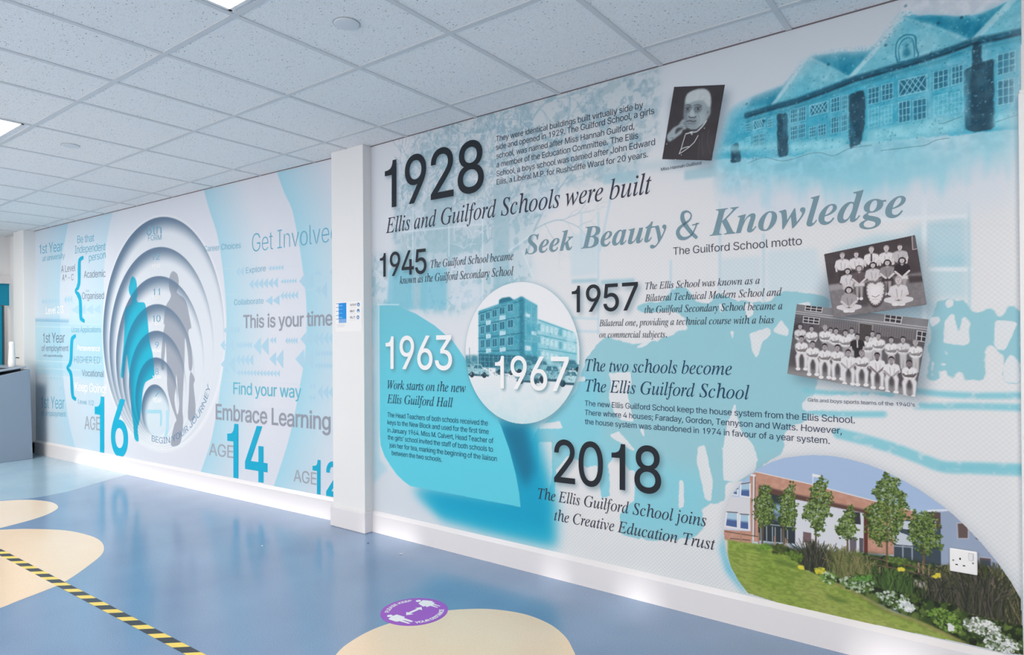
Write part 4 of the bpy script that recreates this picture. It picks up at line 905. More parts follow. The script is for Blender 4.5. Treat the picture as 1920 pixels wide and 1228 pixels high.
for i in (9, 6, 3, 0, 1, 2, 4, 5, 8, 10, 11, 12, 13):
    figure(bt, back[i], rr * (0.92 if i in (3, 6, 9) else 1), W1 if i % 3 else W2, (54, 48, 54) if i not in (2, 13) else (150, 146, 150), 'stand', (188, 186, 191) if i > 5 else (150, 147, 152), arms='fold')
figure(bt, back[7], rr, (40, 36, 42), (48, 43, 49), 'stand', (40, 37, 42), tie=(190, 188, 192))
for i, h in enumerate([(2482,1276),(2526,1254),(2572,1243),(2620,1239),(2660,1219),(2708,1217),(2763,1207),(2812,1192),(2872,1179)]):
    figure(bt, h, 36 * UX, W1, (50, 44, 50) if i != 5 else (120, 112, 116), 'sit', (213, 212, 217), (166, 160, 164) if i not in (6, 8) else (128, 118, 122), arms='fold' if i in (0, 1, 2, 3, 5, 8) else 'lap')
bt.dabs(bq, 500, 0.7, 1.6, [(150, 148, 152), (66, 62, 67), (212, 211, 215)], 5, 0.25)
gq = [(2606,1360),(2931,1402),(2895,1672),(2572,1626)]
tmp = np.zeros((bt.nz, bt.nu), np.float32); kk = bt.mask([(x + 7, z - 9) for x, z in gq], 40)
if kk: tmp[kk[0], kk[1]] = kk[2]
bt.put((slice(None), slice(None)), blur(tmp, 8) * 0.7, (70, 84, 96))  # drop shadow of the girls picture, painted into this print
bt.build('team_print', INK, mural, 1.8, clip=bq, label='black and white picture of a boys team in white')
xs, zs = [p[0] for p in gq], [p[1] for p in gq]
gt = Ink(min(xs) - 4, max(xs) + 4, min(zs) - 4, max(zs) + 4, 1.3, (64, 56, 61))
e1, e2 = gt.noise(60, 51, 5), gt.noise(10, 52, 3)
UX = ([(2776,1520)][0][0] - [(2751,1522)][0][0]) / 100
gt.put((slice(None), slice(None)), np.clip(e1 - 0.3, 0, 0.3), (96, 86, 90))
gt.fill([(2586,1496),(2655,1501),(2751,1510),(2925,1528),(2936,1398),(2606,1356)], (126, 122, 126), 1, 2, tex=0.7 + 0.4 * e2)
gt.fill([(2586,1472),(2652,1478),(2925,1500),(2925,1511),(2652,1502),(2586,1496)], (164, 160, 164), 0.7, 3)
gt.fill([(2864,1515),(2925,1514),(2925,1491),(2876,1488)], (56, 48, 53), 0.9, 3)
gt.fill([(2886,1667),(2898,1668),(2902,1619),(2888,1617)], (96, 88, 93), 1, 1); gt.line([(2885,1667),(2887,1616),(2903,1618)], 4, (170, 164, 168), 0.9)
gt.fill([(2679,1497),(2735,1497),(2734,1405),(2692,1404)], (60, 54, 58), 0.8, 4); gt.fill([(2782,1514),(2827,1506),(2816,1437),(2786,1444)], (50, 44, 49), 0.9, 4)
for i, h in enumerate([(2641,1614),(2692,1615),(2746,1628),(2798,1628),(2844,1630)]):
    figure(gt, h, 45 * UX, (216, 213, 217) if i < 4 else (186, 182, 187), ((150, 142, 146), (88, 78, 83), (168, 160, 164), (176, 168, 172), (84, 74, 79))[i], 'stand', (60, 52, 57), (206, 198, 202), tie=(62, 50, 60) if i == 2 else None)
for h, sh, hr, pose, lg in zip([(2660,1549),(2702,1558),(2751,1567),(2801,1573),(2851,1578)], ((206, 203, 208), (92, 82, 87), (200, 197, 202), (140, 134, 139), (40, 32, 38)), ((50, 42, 47), (110, 100, 104), (44, 36, 41), (52, 44, 49), (52, 44, 49)), ('skirt', 'skirt', 'skirt', 'skirt', 'skirt'), ((190, 186, 190), (206, 202, 206), (160, 154, 158), (58, 50, 55), (206, 202, 207))):
    figure(gt, h, 45 * UX, sh, hr, pose, lg, (204, 196, 200), arms='lap', cut='bob')
cx, cz = [(2759,1454)][0]; a_, b_ = 118 * UX, ([(2760,1501)][0][1] - cz)
shield = [(cx - a_, cz + b_ * 0.75), (cx - 0.4 * a_, cz + b_ * 0.98), (cx, cz + b_ * 0.85), (cx + 0.4 * a_, cz + b_), (cx + a_, cz + b_ * 0.8), (cx + a_ * 1.02, cz), (cx + a_ * 0.62, cz - b_ * 0.72), (cx, cz - b_ * 1.02), (cx - a_ * 0.62, cz - b_ * 0.72), (cx - a_ * 1.02, cz)]
gt.fill(smooth([(cx + (x - cx) * 1.14, cz + (z - cz) * 1.12 - 2) for x, z in shield], 4, True), (42, 34, 39), 1, 2)
gt.fill(smooth(shield, 4, True), (212, 208, 212), 1, 1)
sm = smooth([(cx + (x - cx) * 0.94, cz + (z - cz) * 0.95) for x, z in shield], 5, True)
for p in sm[::2]: gt.oval(p, 2.6, 2.6, (104, 92, 98), 0.9)
gt.fill(smooth([(cx + (x - cx) * 0.62, cz + (z - cz) * 0.66) for x, z in shield], 4, True), (224, 220, 224), 0.9, 2)
gt.line(smooth([(cx - 0.4 * a_, cz - 0.2 * b_), (cx, cz - 0.32 * b_), (cx + 0.45 * a_, cz - 0.15 * b_)], 4), 3, (130, 118, 124), 0.9)
gt.line([(cx - 0.3 * a_, cz - 0.5 * b_), (cx + 0.3 * a_, cz - 0.5 * b_)], 2, (150, 140, 146), 0.8)
figure(gt, [(2664,1473)][0], 50 * UX, (160, 154, 159), (58, 48, 53), 'floor', skin=(202, 194, 198), arms='lap', cut='bob')
figure(gt, [(2838,1501)][0], 54 * UX, (206, 203, 208), (170, 162, 167), 'floor', skin=(204, 196, 200), arms='lap')
gt.dabs(gq, 300, 0.6, 1.3, [(150, 142, 147), (46, 38, 43), (212, 208, 212)], 6, 0.25)
gt.build('team_print', INK, mural, 2.6, clip=gq, label='tilted black and white picture of a girls team with a shield')

# ---- colour picture of the present school and its garden
sp = Ink(1760, 3222, 128, 830, 2.2, (160, 184, 218))
f1, f2, f3 = sp.noise(160, 61, 5), sp.noise(40, 62, 5), sp.noise(14, 63, 3)
sp.put((slice(None), slice(None)), np.clip((640 - sp.Z) / 300, 0, 0.7) * np.ones_like(sp.U), (202, 214, 232))
BR, BRD = (184, 138, 120), (160, 114, 98)
rowl = (0.5 + 0.5 * np.sign(np.sin((sp.Z + 0.16 * sp.U) * 2 * np.pi / 9.0))).astype(np.float32)
def brick(q): sp.fill(q, BR, 1, 1); sp.fill(q, (202, 160, 144), 0.6, 1, tex=np.clip(2.4 * f3 - 0.9, 0, 1)); sp.fill(q, BRD, 0.35, 1, tex=rowl * np.clip(f2 * 2 - 0.5, 0, 1))
brick([(2126,410.9),(2269,427.2),(2269,372.4),(2126,362.5)]); brick([(2263,672.9),(2290,691.7),(2305,689.5),(2302,386.4),(2265,383.5)])
sp.fill([(2136,565.2),(2263,574.9),(2262,433.8),(2126,414.9)], (206, 208, 216), 1, 1)
for q in ([(2220,576.8),(2263,576.5),(2263,641.5),(2224,631.1)], [(2151,431),(2207,430.8),(2207,500.6),(2160,496.5)], [(2216,430),(2257,431.4),(2257,498.9),(2219,496.1)], [(2184,579.8),(2208,578.3),(2210,607.1),(2196,605.3)]):
    sp.fill(q, (70, 96, 148), 1); q = [np.array(p) for p in q]; sp.fill([q[3], q[2], q[2] + (q[1] - q[2]) * 0.5, q[3] + (q[0] - q[3]) * 0.5], (172, 206, 224), 0.9, 2); sp.line([*q, q[0]], 6, (222, 225, 232), 1)
    sp.line([q[3], q[2]], 4, (52, 46, 58), 0.9)
sp.line([(2280,669.5),(2275,389.2)], 7, (208, 212, 220), 1); sp.line([(2286,670.1),(2281,405.9)], 3, (66, 62, 72), 0.9); sp.line([(2268,675.8),(2291,675.4)], 8, (222, 224, 230), 1)
brick([(2288,690.7),(2413,677.9),(2526,663.6),(2646,643.1),(2760,627.1),(2880,609.7),(2886,573.8),(2816,568),(2815,429.4),(2722,418.6),(2724,588.6),(2619,598.8),(2454,615.2),(2301,634.7),(2299,385.8),(2289,387)])
sp.line([(2288,692.2),(2526,665.1),(2760,628.5),(2881,611.2)], 4, (226, 214, 210), 0.9)
sp.fill([(2301,636.3),(2455,616.9),(2619,600.3),(2724,590),(2724,574.5),(2619,581.4),(2452,594),(2452,568.4),(2302,549.4)], (92, 62, 56), 1, 2)
sp.fill([(2301,611.4),(2452,592.5),(2452,406),(2352,396.9),(2296,393)], (44, 54, 62), 1, 1)
for q in ([(2361,564.1),(2406,561.6),(2404,518.8),(2362,519.8)], [(2426,561.6),(2452,562.4),(2452,526.2),(2430,525.8)], [(2368,513),(2412,513.8),(2408,496.7),(2368,493.1)]): sp.fill(q, (150, 186, 206), 0.85, 4)
for x in (262, 296, 330, 346, 380, 392, 416): sp.line([tuple(np.array([(2304,464.4)][0]) + (x - 256) * np.array((0.72, -0.04))), tuple(np.array([(2304,386.6)][0]) + (x - 256) * np.array((0.72, -0.04)))], 4, (176, 186, 192), 0.8)
sp.line([(2300,466.7),(2451,476.5)], 5, (150, 160, 170), 0.9)
sp.fill([(2452,594),(2619,581.4),(2714,574.3),(2712,414.6),(2578,405.6),(2450,396.6)], (206, 210, 219), 1, 1)
sp.fill([(2482,462.3),(2514,461.9),(2514,417.3),(2482,418.9)], (112, 92, 96), 1); sp.fill([(2665,575.4),(2698,576.2),(2700,528.2),(2668,527.2)], (52, 52, 58), 1); sp.fill([(2659,472.5),(2684,472.6),(2683,412.5),(2660,411.8)], (100, 94, 106), 1); sp.fill([(2694,474.4),(2709,474.2),(2708,417.4),(2694,417.6)], (86, 82, 92), 1)
sp.fill([(2711,589.5),(2725,588.8),(2724,416.1),(2710,417.6)], (92, 48, 44), 1, 1)
sp.fill([(2816,568),(2845,569.9),(2886,579.2),(2932,614.9),(2970,618),(2970,417.4),(2815,410)], (58, 72, 84), 1, 1)
for q in ([(2816,520.9),(2844,518.9),(2878,511.2),(2878,475.7),(2815,471)], [(2845,567.1),(2873,569),(2872,537.3),(2846,535.7)], [(2943,509.2),(2965,510.5),(2966,498.7),(2943,497.1)], [(2827,564.2),(2837,566),(2837,517.7),(2828,517.4)]): sp.fill(q, (200, 208, 220), 0.95, 1)
for q in ([(2845,471),(2845,415.9)], [(2876,469.9),(2876,422.1)], [(2814,463.8),(2878,470.3)]): sp.line(q, 5, (150, 160, 176), 0.9)
sp.fill([(2935,612.7),(2970,618),(2969,553.9),(2940,562.4)], (92, 70, 66), 0.9, 2); sp.fill([(2927,622.2),(3000,635.9),(3000,629.2),(2926,614.1)], (214, 218, 228), 1)
sp.fill([(2969,617.9),(3002,631),(3091,561.6),(3222,421.7),(3221,321.5),(3090,419.1),(2970,414.1)], (146, 162, 188), 1, 1)
for q in ([(3020,586.3),(3043,591.3),(3055,580.2),(3054,535.7),(3022,529.9)], [(3086,473.9),(3122,476),(3122,435.5),(3086,428.1)]): sp.fill(q, (98, 82, 82), 1); sp.line([*q, q[0]], 4, (190, 194, 206), 0.7)
sp.fill([(3088,464),(3120,467.8),(3120,437),(3088,430.3)], (52, 66, 88), 0.9, 3); sp.line([(3079,541.4),(3090,537)], 6, (60, 60, 72), 0.9)
# planting
sp.fill([(2292,379.8),(2359,389),(2460,385),(2578,399.8),(2657,407.6),(2746,421.1),(2867,420.4),(2976,415.2),(3063,439.6),(3142,445.9),(3221,359.1),(3220,133.6),(3056,124.9),(2894,188.2),(2745,227.4),(2617,269.5),(2523,293.1),(2439,343.3),(2359,366)], (44, 56, 34), 1, 6)
bed = [(2292,368.9),(2460,377.5),(2657,400.4),(2746,414),(2867,413.5),(2976,408.6),(3063,426.5),(3142,439.5),(3216,358),(3215,151),(3056,138),(2895,195),(2745,234.4),(2617,276.7),(2523,296.8),(2439,343.3)]
sp.dabs(bed, 2600, 3, 13, [(34, 46, 28), (70, 92, 42), (52, 72, 36), (96, 116, 58), (28, 34, 26)], 8, 0.75, 1.2)
lawn = smooth([(2150,370.1),(2222,371.8),(2299,376.5),(2359,366),(2439,341.8),(2481,310.5),(2523,294.6),(2577,282.6),(2617,272.4),(2682,253.8),(2745,227.4),(2812,205.2),(2895,193.7),(2980,170),(3056,143.2),(3098,127.2)], 4) + [(3098,78.7),(2148,110)]
LG = np.stack([116 + 36 * f1 + 0 * sp.U, 142 + 30 * f1 + 0 * sp.U, 54 + 30 * f1 + 0 * sp.U], -1).astype(np.float32)
sp.fill(lawn, LG, 1, 2); f4 = sp.noise(7, 64, 2, 2.2); sp.fill(lawn, (88, 112, 48), 0.4, 2, tex=np.clip(2.6 * f4 - 0.9, 0, 1)); sp.fill(lawn, (160, 178, 96), 0.28, 2, tex=np.clip(2.6 * (1 - f4) - 1.2, 0, 1)); sp.fill(lawn, (168, 158, 104), 0.5, 2, tex=np.clip(1.6 * f1 - 0.62, 0, 1) * (sp.Z < 330))
for q in ([(2253,360.2),(2307,357.7),(2359,346.8),(2299,346.9)], [(2359,319.9),(2424,321.5),(2467,307.6),(2395,304.3)], [(2720,225),(2769,212.2),(2812,194.8),(2745,206.2)], [(2563,220.9),(2656,206.2),(2616,196.9)]): sp.fill(smooth(q, 3, True), (78, 104, 46), 0.75, 5)
sp.line(smooth([(2564,279.7),(2682,248.1),(2806,200.3),(2894,188.2),(3045,144.9)], 5), 12, (150, 128, 96), 0.5, 6)
sp.fill([(2142,369.4),(2162,368.9),(2161,280.8),(2151,270.9),(2139,316.6)], (206, 204, 200), 1, 2)
sp.fill([(2881,348.2),(2944,341.7),(2938,316.9),(2881,324.4)], (168, 160, 154), 1, 2)
for q in ([(2740,403.7),(2813,399.4),(2970,394.1),(3068,395.1)], [(2743,378.2),(2837,376.6),(2970,366)], [(2151,407),(2222,407.4),(2300,409.2)], [(2175,379.2),(2261,386.7)]): sp.line(q, 5, (104, 84, 74), 0.9, 1)
for q in ([(2222,415.3),(2220,371.5)], [(2912,422.6),(2912,375.2)], [(2930,405.8),(2929,365.3)], [(2897,412.8),(2897,378.8)], [(2766,368.8),(2765,330.2)], [(2824,364.9),(2824,328.9)], [(2300,424.7),(2299,378)], [(2367,421),(2367,382.7)], [(2412,421.4),(2412,383.5)]): sp.line(q, 6, (158, 128, 106), 0.95)
sp.line([(2523,707.7),(2518,418.1)], 4, (214, 216, 222), 1); sp.fill([(2520,711.8),(2553,708.3),(2553,699.5),(2520,698.5)], (222, 224, 228), 1)
def tree(poly, trunk, seed, cols=((72, 96, 44), (108, 132, 60), (50, 70, 34), (136, 158, 84), (88, 112, 52))):
    sp.line(trunk, 7, (104, 86, 66), 1); P = np.array(smooth(poly, 4)); c = P.mean(0); ar = abs(area(P)); rg = np.random.default_rng(seed)
    for j in range(len(P) // 2):            # ragged twigs round the edge
        q = P[rg.integers(len(P))]; d = (q - c) / max(np.hypot(*(q - c)), 1); e = q + d * rg.uniform(-6, 9)
        sp.dabs([tuple(e + np.array(v) * rg.uniform(6, 14)) for v in ((-1, -.6), (.8, -1), (1, .7), (-.4, 1))], 9, 1.8, 4, list(cols[:3]), seed + j, 0.85)
    P = c + (P - c) * 0.94
    sp.dabs(P, int(ar / 60), 3, 8, [cols[2], (40, 56, 30)], seed, 0.8)
    sp.dabs(P, int(ar / 24), 1.6, 4.2, list(cols), seed + 1, 0.75)
    sp.dabs(P + np.array((5, 7)), int(ar / 90), 1.4, 3.2, [(150, 168, 96), (120, 146, 72)], seed + 2, 0.7); sp.dabs(P, int(ar / 420), 2, 4, [(176, 190, 206), (150, 164, 170)], seed + 3, 0.55)
    sp.line(trunk, 4, (92, 78, 58), 0.45)
tree([(2324,649.2),(2343,632.3),(2348,594.5),(2361,565.6),(2364,527.8),(2356,488.3),(2334,457.6),(2308,457.1),(2292,477.9),(2285,523.5),(2290,571),(2307,596.7),(2307,627.7)], [(2317,481.8),(2314,380.8)], 71)
tree([(2427,656.9),(2441,649),(2441,607.4),(2449,578.5),(2456,534.4),(2451,484.7),(2426,469.2),(2389,470.7),(2386,508.3),(2394,547.6),(2389,585),(2401,617.2)], [(2402,480.5),(2405,397.3)], 73)
tree([(2543,687.9),(2570,685.4),(2572,647.5),(2586,627.6),(2589,584.2),(2579,546.2),(2565,514.7),(2552,479.3),(2528,471.5),(2514,498.9),(2483,523.6),(2477,537.7),(2497,570.6),(2515,606.5),(2515,640),(2522,666.8)], [(2532,494.5),(2532,391)], 75)
tree([(2662,595),(2668,581.6),(2668,560.1),(2678,540.1),(2676,504.1),(2671,467.4),(2648,456.2),(2628,467.1),(2607,481.5),(2619,508.9),(2622,538.4),(2642,563.2)], [(2651,471.2),(2652,413.8)], 77)
tree([(2786,747.3),(2816,739),(2831,720.1),(2828,695.5),(2848,670.8),(2863,631.7),(2845,601.5),(2854,575.4),(2844,532.7),(2820,487.1),(2793,468.3),(2765,466.7),(2737,472.2),(2725,526.6),(2722,582.8),(2745,614.3),(2760,637.7),(2748,671.1),(2764,708.3)], [(2792,656.1),(2791,349.7)], 79)
tree([(2918,624.9),(2935,608.6),(2958,585.4),(2952,544.2),(2965,513.2),(2962,485.9),(2931,466.7),(2902,468),(2871,489.4),(2865,522.5),(2871,578.3),(2892,605.3)], [(2914,490.5),(2914,409.3)], 83)
rg = np.random.default_rng(9)
def plume(c, h_, w_, n, cols):
    for _ in range(n):
        a = rg.normal(0, 0.34); L_ = h_ * rg.uniform(0.55, 1.05); x0 = c[0] + rg.normal(0, w_)
        sp.line([(x0, c[1]), (x0 + math.sin(a) * L_ * 0.45, c[1] + L_ * 0.6), (x0 + math.sin(a) * L_ * 0.95, c[1] + math.cos(a) * L_)], rg.uniform(2, 4), cols[rg.integers(len(cols))], 0.75)
GD, GL = [(40, 48, 38), (64, 66, 50), (34, 40, 32), (92, 84, 78)], [(112, 118, 70), (84, 96, 56), (136, 126, 92), (70, 76, 46)]
plume([(2526,304.9)][0], 130, 20, 240, GD); plume([(2634,298.4)][0], 130, 18, 200, GL); plume([(2702,330.8)][0], 76, 22, 120, GL)
plume([(2997,307.1)][0], 120, 30, 200, GL + GD); plume([(2980,283.2)][0], 110, 34, 170, GD); plume([(3140,257.3)][0], 205, 34, 420, GD + GL[2:]); plume([(3088,263.5)][0], 150, 30, 240, GD); plume([(2806,290.5)][0], 84, 36, 200, [(58, 84, 44), (84, 112, 56), (40, 54, 34)])
for q, n, cols in (([(2299,370.3),(2330,385.1),(2359,382.9),(2352,363),(2307,356.1)], 70, [(84, 120, 44), (110, 148, 56)]), ([(2352,380),(2389,397.4),(2418,384.5),(2410,352.8),(2359,346.8)], 90, [(78, 92, 44), (58, 70, 40)]), ([(2410,360.4),(2439,377.2),(2482,366.6),(2481,336.6),(2439,335.7)], 80, [(96, 124, 48), (70, 92, 40)]),
                   ([(2523,313.8),(2550,324.7),(2574,318.5),(2564,298.1),(2530,298.2)], 50, [(206, 196, 60), (150, 160, 60)]), ([(2460,313.6),(2481,321.7),(2485,303.7),(2463,299.3)], 24, [(214, 204, 70)]), ([(2550,298.9),(2584,317),(2610,304.4),(2607,274.6),(2577,260.7),(2550,276.8)], 90, [(104, 148, 66), (186, 200, 176), (70, 104, 44)]),
                   ([(2617,291.3),(2656,314.1),(2701,309.4),(2745,311.9),(2748,277.4),(2701,252.5),(2643,260.9)], 160, [(84, 120, 60), (150, 172, 140), (48, 70, 40), (176, 190, 170)]), ([(2745,262.6),(2806,290.5),(2842,278),(2878,258.9),(2883,222.7),(2836,214.6),(2782,229.2)], 180, [(200, 208, 206), (90, 120, 60), (160, 178, 160), (60, 84, 44)]), ([(2830,254.5),(2860,258.1),(2883,239.8),(2866,218.4),(2839,225.6)], 90, [(222, 226, 228), (186, 196, 196)]),
                   ([(2918,234.7),(2958,257.8),(3002,252),(3029,222.6),(3029,176.6),(2991,173),(2940,193.2)], 190, [(96, 132, 54), (60, 84, 40), (126, 156, 72)]), ([(2991,206.2),(3007,203.8),(3007,180.7),(2991,182.9)], 30, [(216, 220, 222)]), ([(3035,230.6),(3067,251.8),(3120,245.6),(3150,228),(3140,193.3),(3088,192.3),(3040,199.1)], 260, [(214, 218, 220), (150, 160, 150), (92, 110, 70), (228, 230, 232)]), ([(3088,185.8),(3140,206.1),(3190,200.7),(3208,174),(3170,141.3),(3108,146.3)], 240, [(206, 212, 214), (140, 154, 140), (78, 96, 56), (226, 230, 232)]),
                   ([(2831,382.3),(2852,386.5),(2852,374.9),(2831,370.5)], 16, [(214, 200, 70)]), ([(2942,381.4),(2964,387.5),(2967,373.4),(2944,367.3)], 20, [(210, 196, 66)]), ([(2795,420.1),(2855,424.9),(2849,399.7),(2795,399.2)], 70, [(104, 130, 60), (76, 98, 46)]), ([(2663,308.3),(2733,330.4),(2739,313.4),(2676,295.3)], 60, [(70, 120, 52), (100, 146, 66)])):
    sp.dabs(q, n, 2.2, 6, cols, n, 0.9)
clip = school
sp.build('school_print', INK, mural, 1.8, clip=clip, label='colour picture of a brick school behind lawn and young trees')

# ---- numerals and words of the timeline
for p, ink, lab, q in years: p.build('year_numeral', ink, mural, 2.6, lab)
def words(name, ink, rows, kind='S', d=0.0, parent=None, off=2.6, label=None):
    for t, P in rows:               # every line of lettering is a part of its own
        p = Print(); p.text(t, P, kind, d); p.build(name, ink, parent or mural, off, label, -577 if parent else None)
words('body_text_line', INK_T, (
    ("They were identical buildings built virtually side by", [(841,2420),(1763,2411),(841.3,2452)]), ("side and opened in 1929. The Guilford School, a girls", [(840.2,2372),(1821,2370),(840.5,2404)]),
    ("school, was named after Miss Hannah Guilford,", [(842.1,2322),(1715,2316),(842.4,2354)]), ("a member of the Education Committee. The Ellis", [(842.8,2271),(1735,2267),(843.1,2303)]),
    ("School, a boys school was named after John Edward", [(842.4,2220),(1824,2218),(842.6,2252)]), ("Ellis, a Liberal M.P. for Rushcliffe Ward for 20 years.", [(843.9,2172),(1787,2166),(844.2,2203)])), 'S', 0.002)
words('heading_line', INK_T, (("Ellis and Guilford Schools were built", [(-96.5,1992),(1804,1987),(-95.5,2091)]),), 'I', label='large italic heading under 1928')
words('motto_word', INK_M, (("Seek", [(1041,1755),(1356,1754),(1042,1858)]), ("Beauty", [(1404,1754),(1878,1752),(1405,1864)]), ("Knowledge", [(2090,1750),(2865,1747),(2091,1868)])), 'B', label='large slate grey italic motto')
amp = Print()
AM = smooth([(2030,1746),(2004,1773),(1978,1808),(1960,1843),(1963,1870),(1984,1876),(2002,1860),(1997,1838),(1970,1819),(1944,1802),(1936,1780),(1949,1757),(1975,1751),(2004,1765),(2020,1791),(2030,1817)], 6)
WD = [16, 21, 24, 24, 20, 10, 7, 9, 14, 18, 22, 24, 16, 9, 7, 7]
A_ = np.array(AM); tg = np.gradient(A_, axis=0); tg /= np.hypot(tg[:, 0], tg[:, 1])[:, None]; nm = np.stack([-tg[:, 1], tg[:, 0]], 1)
wd_ = np.interp(np.linspace(0, 15, len(A_)), range(16), WD)[:, None] * 0.84
Lf, Rt = A_ + nm * wd_ / 2 * 1.0, A_ - nm * wd_ / 2 * 1.0
for i in range(len(A_) - 1): amp.add([Lf[i], Lf[i + 1], Rt[i + 1], Rt[i]], [(0, 1, 2), (0, 2, 3)])
amp.poly([(2007,1812),(2040,1817),(2040,1811),(2007,1806)])
amp.build('motto_ampersand', INK_M, mural, 2.6)
words('motto_caption', INK_T, (("The Guilford School motto", [(1912,1678),(2487,1672),(1912,1714)]),), 'S', 0.004)
words('italic_text_line', INK_T, (("The Guilford School became", [(313.9,1733),(960,1732),(314.3,1780)]), ("known as the Guilford Secondary School", [(33.1,1649),(959.3,1645),(33.5,1698)])), 'I')
words('italic_text_line', INK_T, (("The Ellis School was known as a", [(1767,1522),(2312,1518),(1767,1555)]), ("Bilateral Technical Modern School and", [(1765,1463),(2403,1462),(1766,1497)]), ("the Guilford Secondary School became a", [(1762,1406),(2406,1403),(1762,1440)]),
    ("Bilateral one, providing a technical course with a bias", [(1509,1347),(2371,1344),(1509,1380)]), ("on commercial subjects.", [(1508,1288),(1877,1286),(1508,1321)])), 'I')
words('italic_text_line', INK_B, (("Work starts on the new", [(-90.6,963.4),(595.2,968.7),(-90.1,1020)]), ("Ellis Guilford Hall", [(-95.1,870.1),(491.1,874.3),(-94.6,926.9)])), 'I', label='dark blue italic text on the teal panel')
words('body_text_line', INK_B, (("The Head Teachers of both schools received the", [(-92.4,777.2),(766.5,783.2),(-92.1,809)]), ("keys to the New Block and used for the first time", [(-92.8,728.6),(771.7,734.1),(-92.5,759.6)]), ("in January 1964. Miss M. Calvert, Head Teacher of", [(-93.3,677.1),(806.3,684.5),(-93,708.1)]),
    ("the girls' school invited the staff of both schools to", [(-91.2,629.7),(802.3,634.3),(-90.9,660.7)]), ("join her for tea, marking the beginning of the liaison", [(-76.7,579.2),(830.6,583.1),(-76.4,610.2)]), ("between the two schools.", [(-53.5,530.3),(397.6,533),(-53.2,561.1)])), 'S', 0.002, label='dark blue text on the teal panel')
words('heading_line', INK_B, (("The two schools become", [(1425,1116),(2187,1115),(1425,1177)]), ("The Ellis Guilford School", [(1424,1010),(2264,1009),(1424,1072)])), 'I', label='italic heading beside the round picture')
words('body_text_line', ink_col((38, 52, 88)), (("The new Ellis Guilford School keep the house system from the Ellis School.", [(1420,934.8),(2682,933.2),(1420,962.8)]), ("There where 4 houses; Faraday, Gordon, Tennyson and Watts. However,", [(1419,887),(2634,887.1),(1420,915)]), ("the house system was abandoned in 1974 in favour of a year system.", [(1419,839.5),(2588,841.9),(1419,867.5)])), 'S', 0.002)
words('heading_line', INK_T, (("The Ellis Guilford School joins", [(1118,409.6),(2064,414.1),(1118,467.5)]), ("the Creative Education Trust", [(1224,308),(2104,312.8),(1225,364.7)])), 'I', label='italic heading under 2018')
words('picture_caption', INK_T, (("Miss Hannah Guilford", [(1854,2087),(2053,2085),(1854,2102)]),), 'S', 0.0)
words('picture_caption', ink_col((52, 60, 92)), (("Girls and boys sports teams of the 1940's", [(2505,1012),(2890,1012),(2505,1027)]),), 'S', 0.002)

# ------------------------------------------------------------------ journey mural on the far wall
mural2 = tag(empty('journey_mural', *LW), 'pale blue printed journey mural with concentric tunnel and two silhouettes on the far wall section', 'mural')
h = Ink(-5862, -577, 158, 2588, 6.0, (211, 217, 229))
h.put((slice(None), slice(None)), np.clip((-3600 - h.U) / 2600, 0, 0.5) * np.ones_like(h.Z), (190, 212, 230))
h1, h2 = h.noise(500, 101, 4), h.noise(60, 102, 4, 6.0)
def band(curve, side, width, col, a):
    """a pale crescent that fades away from its edge curve"""
    C = smooth(curve, 8); d = h.dist(C); zz = np.array([c[1] for c in C]); uu = np.array([c[0] for c in C]); o = np.argsort(zz)
    edge = np.interp(h.Z[:, 0], zz[o], uu[o])[:, None]; inside = np.clip((h.U - edge) * side / h.st + 0.5, 0, 1)
    h.put((slice(None), slice(None)), (inside * np.clip(1 - np.abs(h.U - edge) / width, 0, 1) ** 1.2 * a).astype(np.float32), col)
band([(-2335,2620),(-2247,2421),(-2129,2195),(-2061,1956),(-2017,1709),(-1996,1419),(-2022,1198),(-2078,965),(-2144,702),(-2242,429),(-2393,163),(-2452,59)], 1, 620, (146, 203, 224), 0.75)
band([(-1320,2611),(-1230,2434),(-1134,2287),(-1079,2124),(-1037,1960),(-995,1758),(-972,1598),(-968,1360),(-997,1131),(-1046,962),(-1091,800),(-1196,511),(-1377,152),(-1432,54)], 1, 620, (146, 205, 226), 0.8)
band([(-3945,2620),(-4048,2427),(-4119,2218),(-4157,1949),(-4173,1515)], -1, 900, (172, 208, 228), 0.7)
band([(-4977,2592),(-5059,2414),(-5142,2244),(-5185,2011),(-5201,1776),(-5180,1302),(-5129,949),(-5052,630),(-4963,373),(-4835,164)], -1, 700, (160, 204, 226), 0.75)
h.fill([(-5866,1555),(-5232,1534),(-4580,1502),(-4150,1482),(-4156,906),(-4839,921),(-5873,932)], (150, 204, 226), 0.55, 22)
h.fill([(-5866,1573),(-4963,1539),(-4989,1493),(-5866,1530)], (118, 170, 206), 0.6, 4)
for q in ([(-5865,1629),(-4337,1563)], [(-5866,1530),(-4220,1472)], [(-5867,1480),(-4220,1434)], [(-5872,1082),(-4224,1068)], [(-5873,995),(-4711,993)], [(-5874,907),(-4712,913)]): h.line(q, 9, (206, 222, 234), 0.7, 4)
h.fill([(-4986,1767),(-4194,1722),(-4197,1406),(-4964,1441)], (176, 214, 230), 0.5, 26, tex=h2 + 0.3)
for q in ([(-2309,1906),(-1056,1850)], [(-2311,1677),(-698,1663)], [(-2078,965),(-1065,962)], [(-2239,742),(-1067,754)]): h.line(q, 8, (196, 214, 226), 0.35, 5)
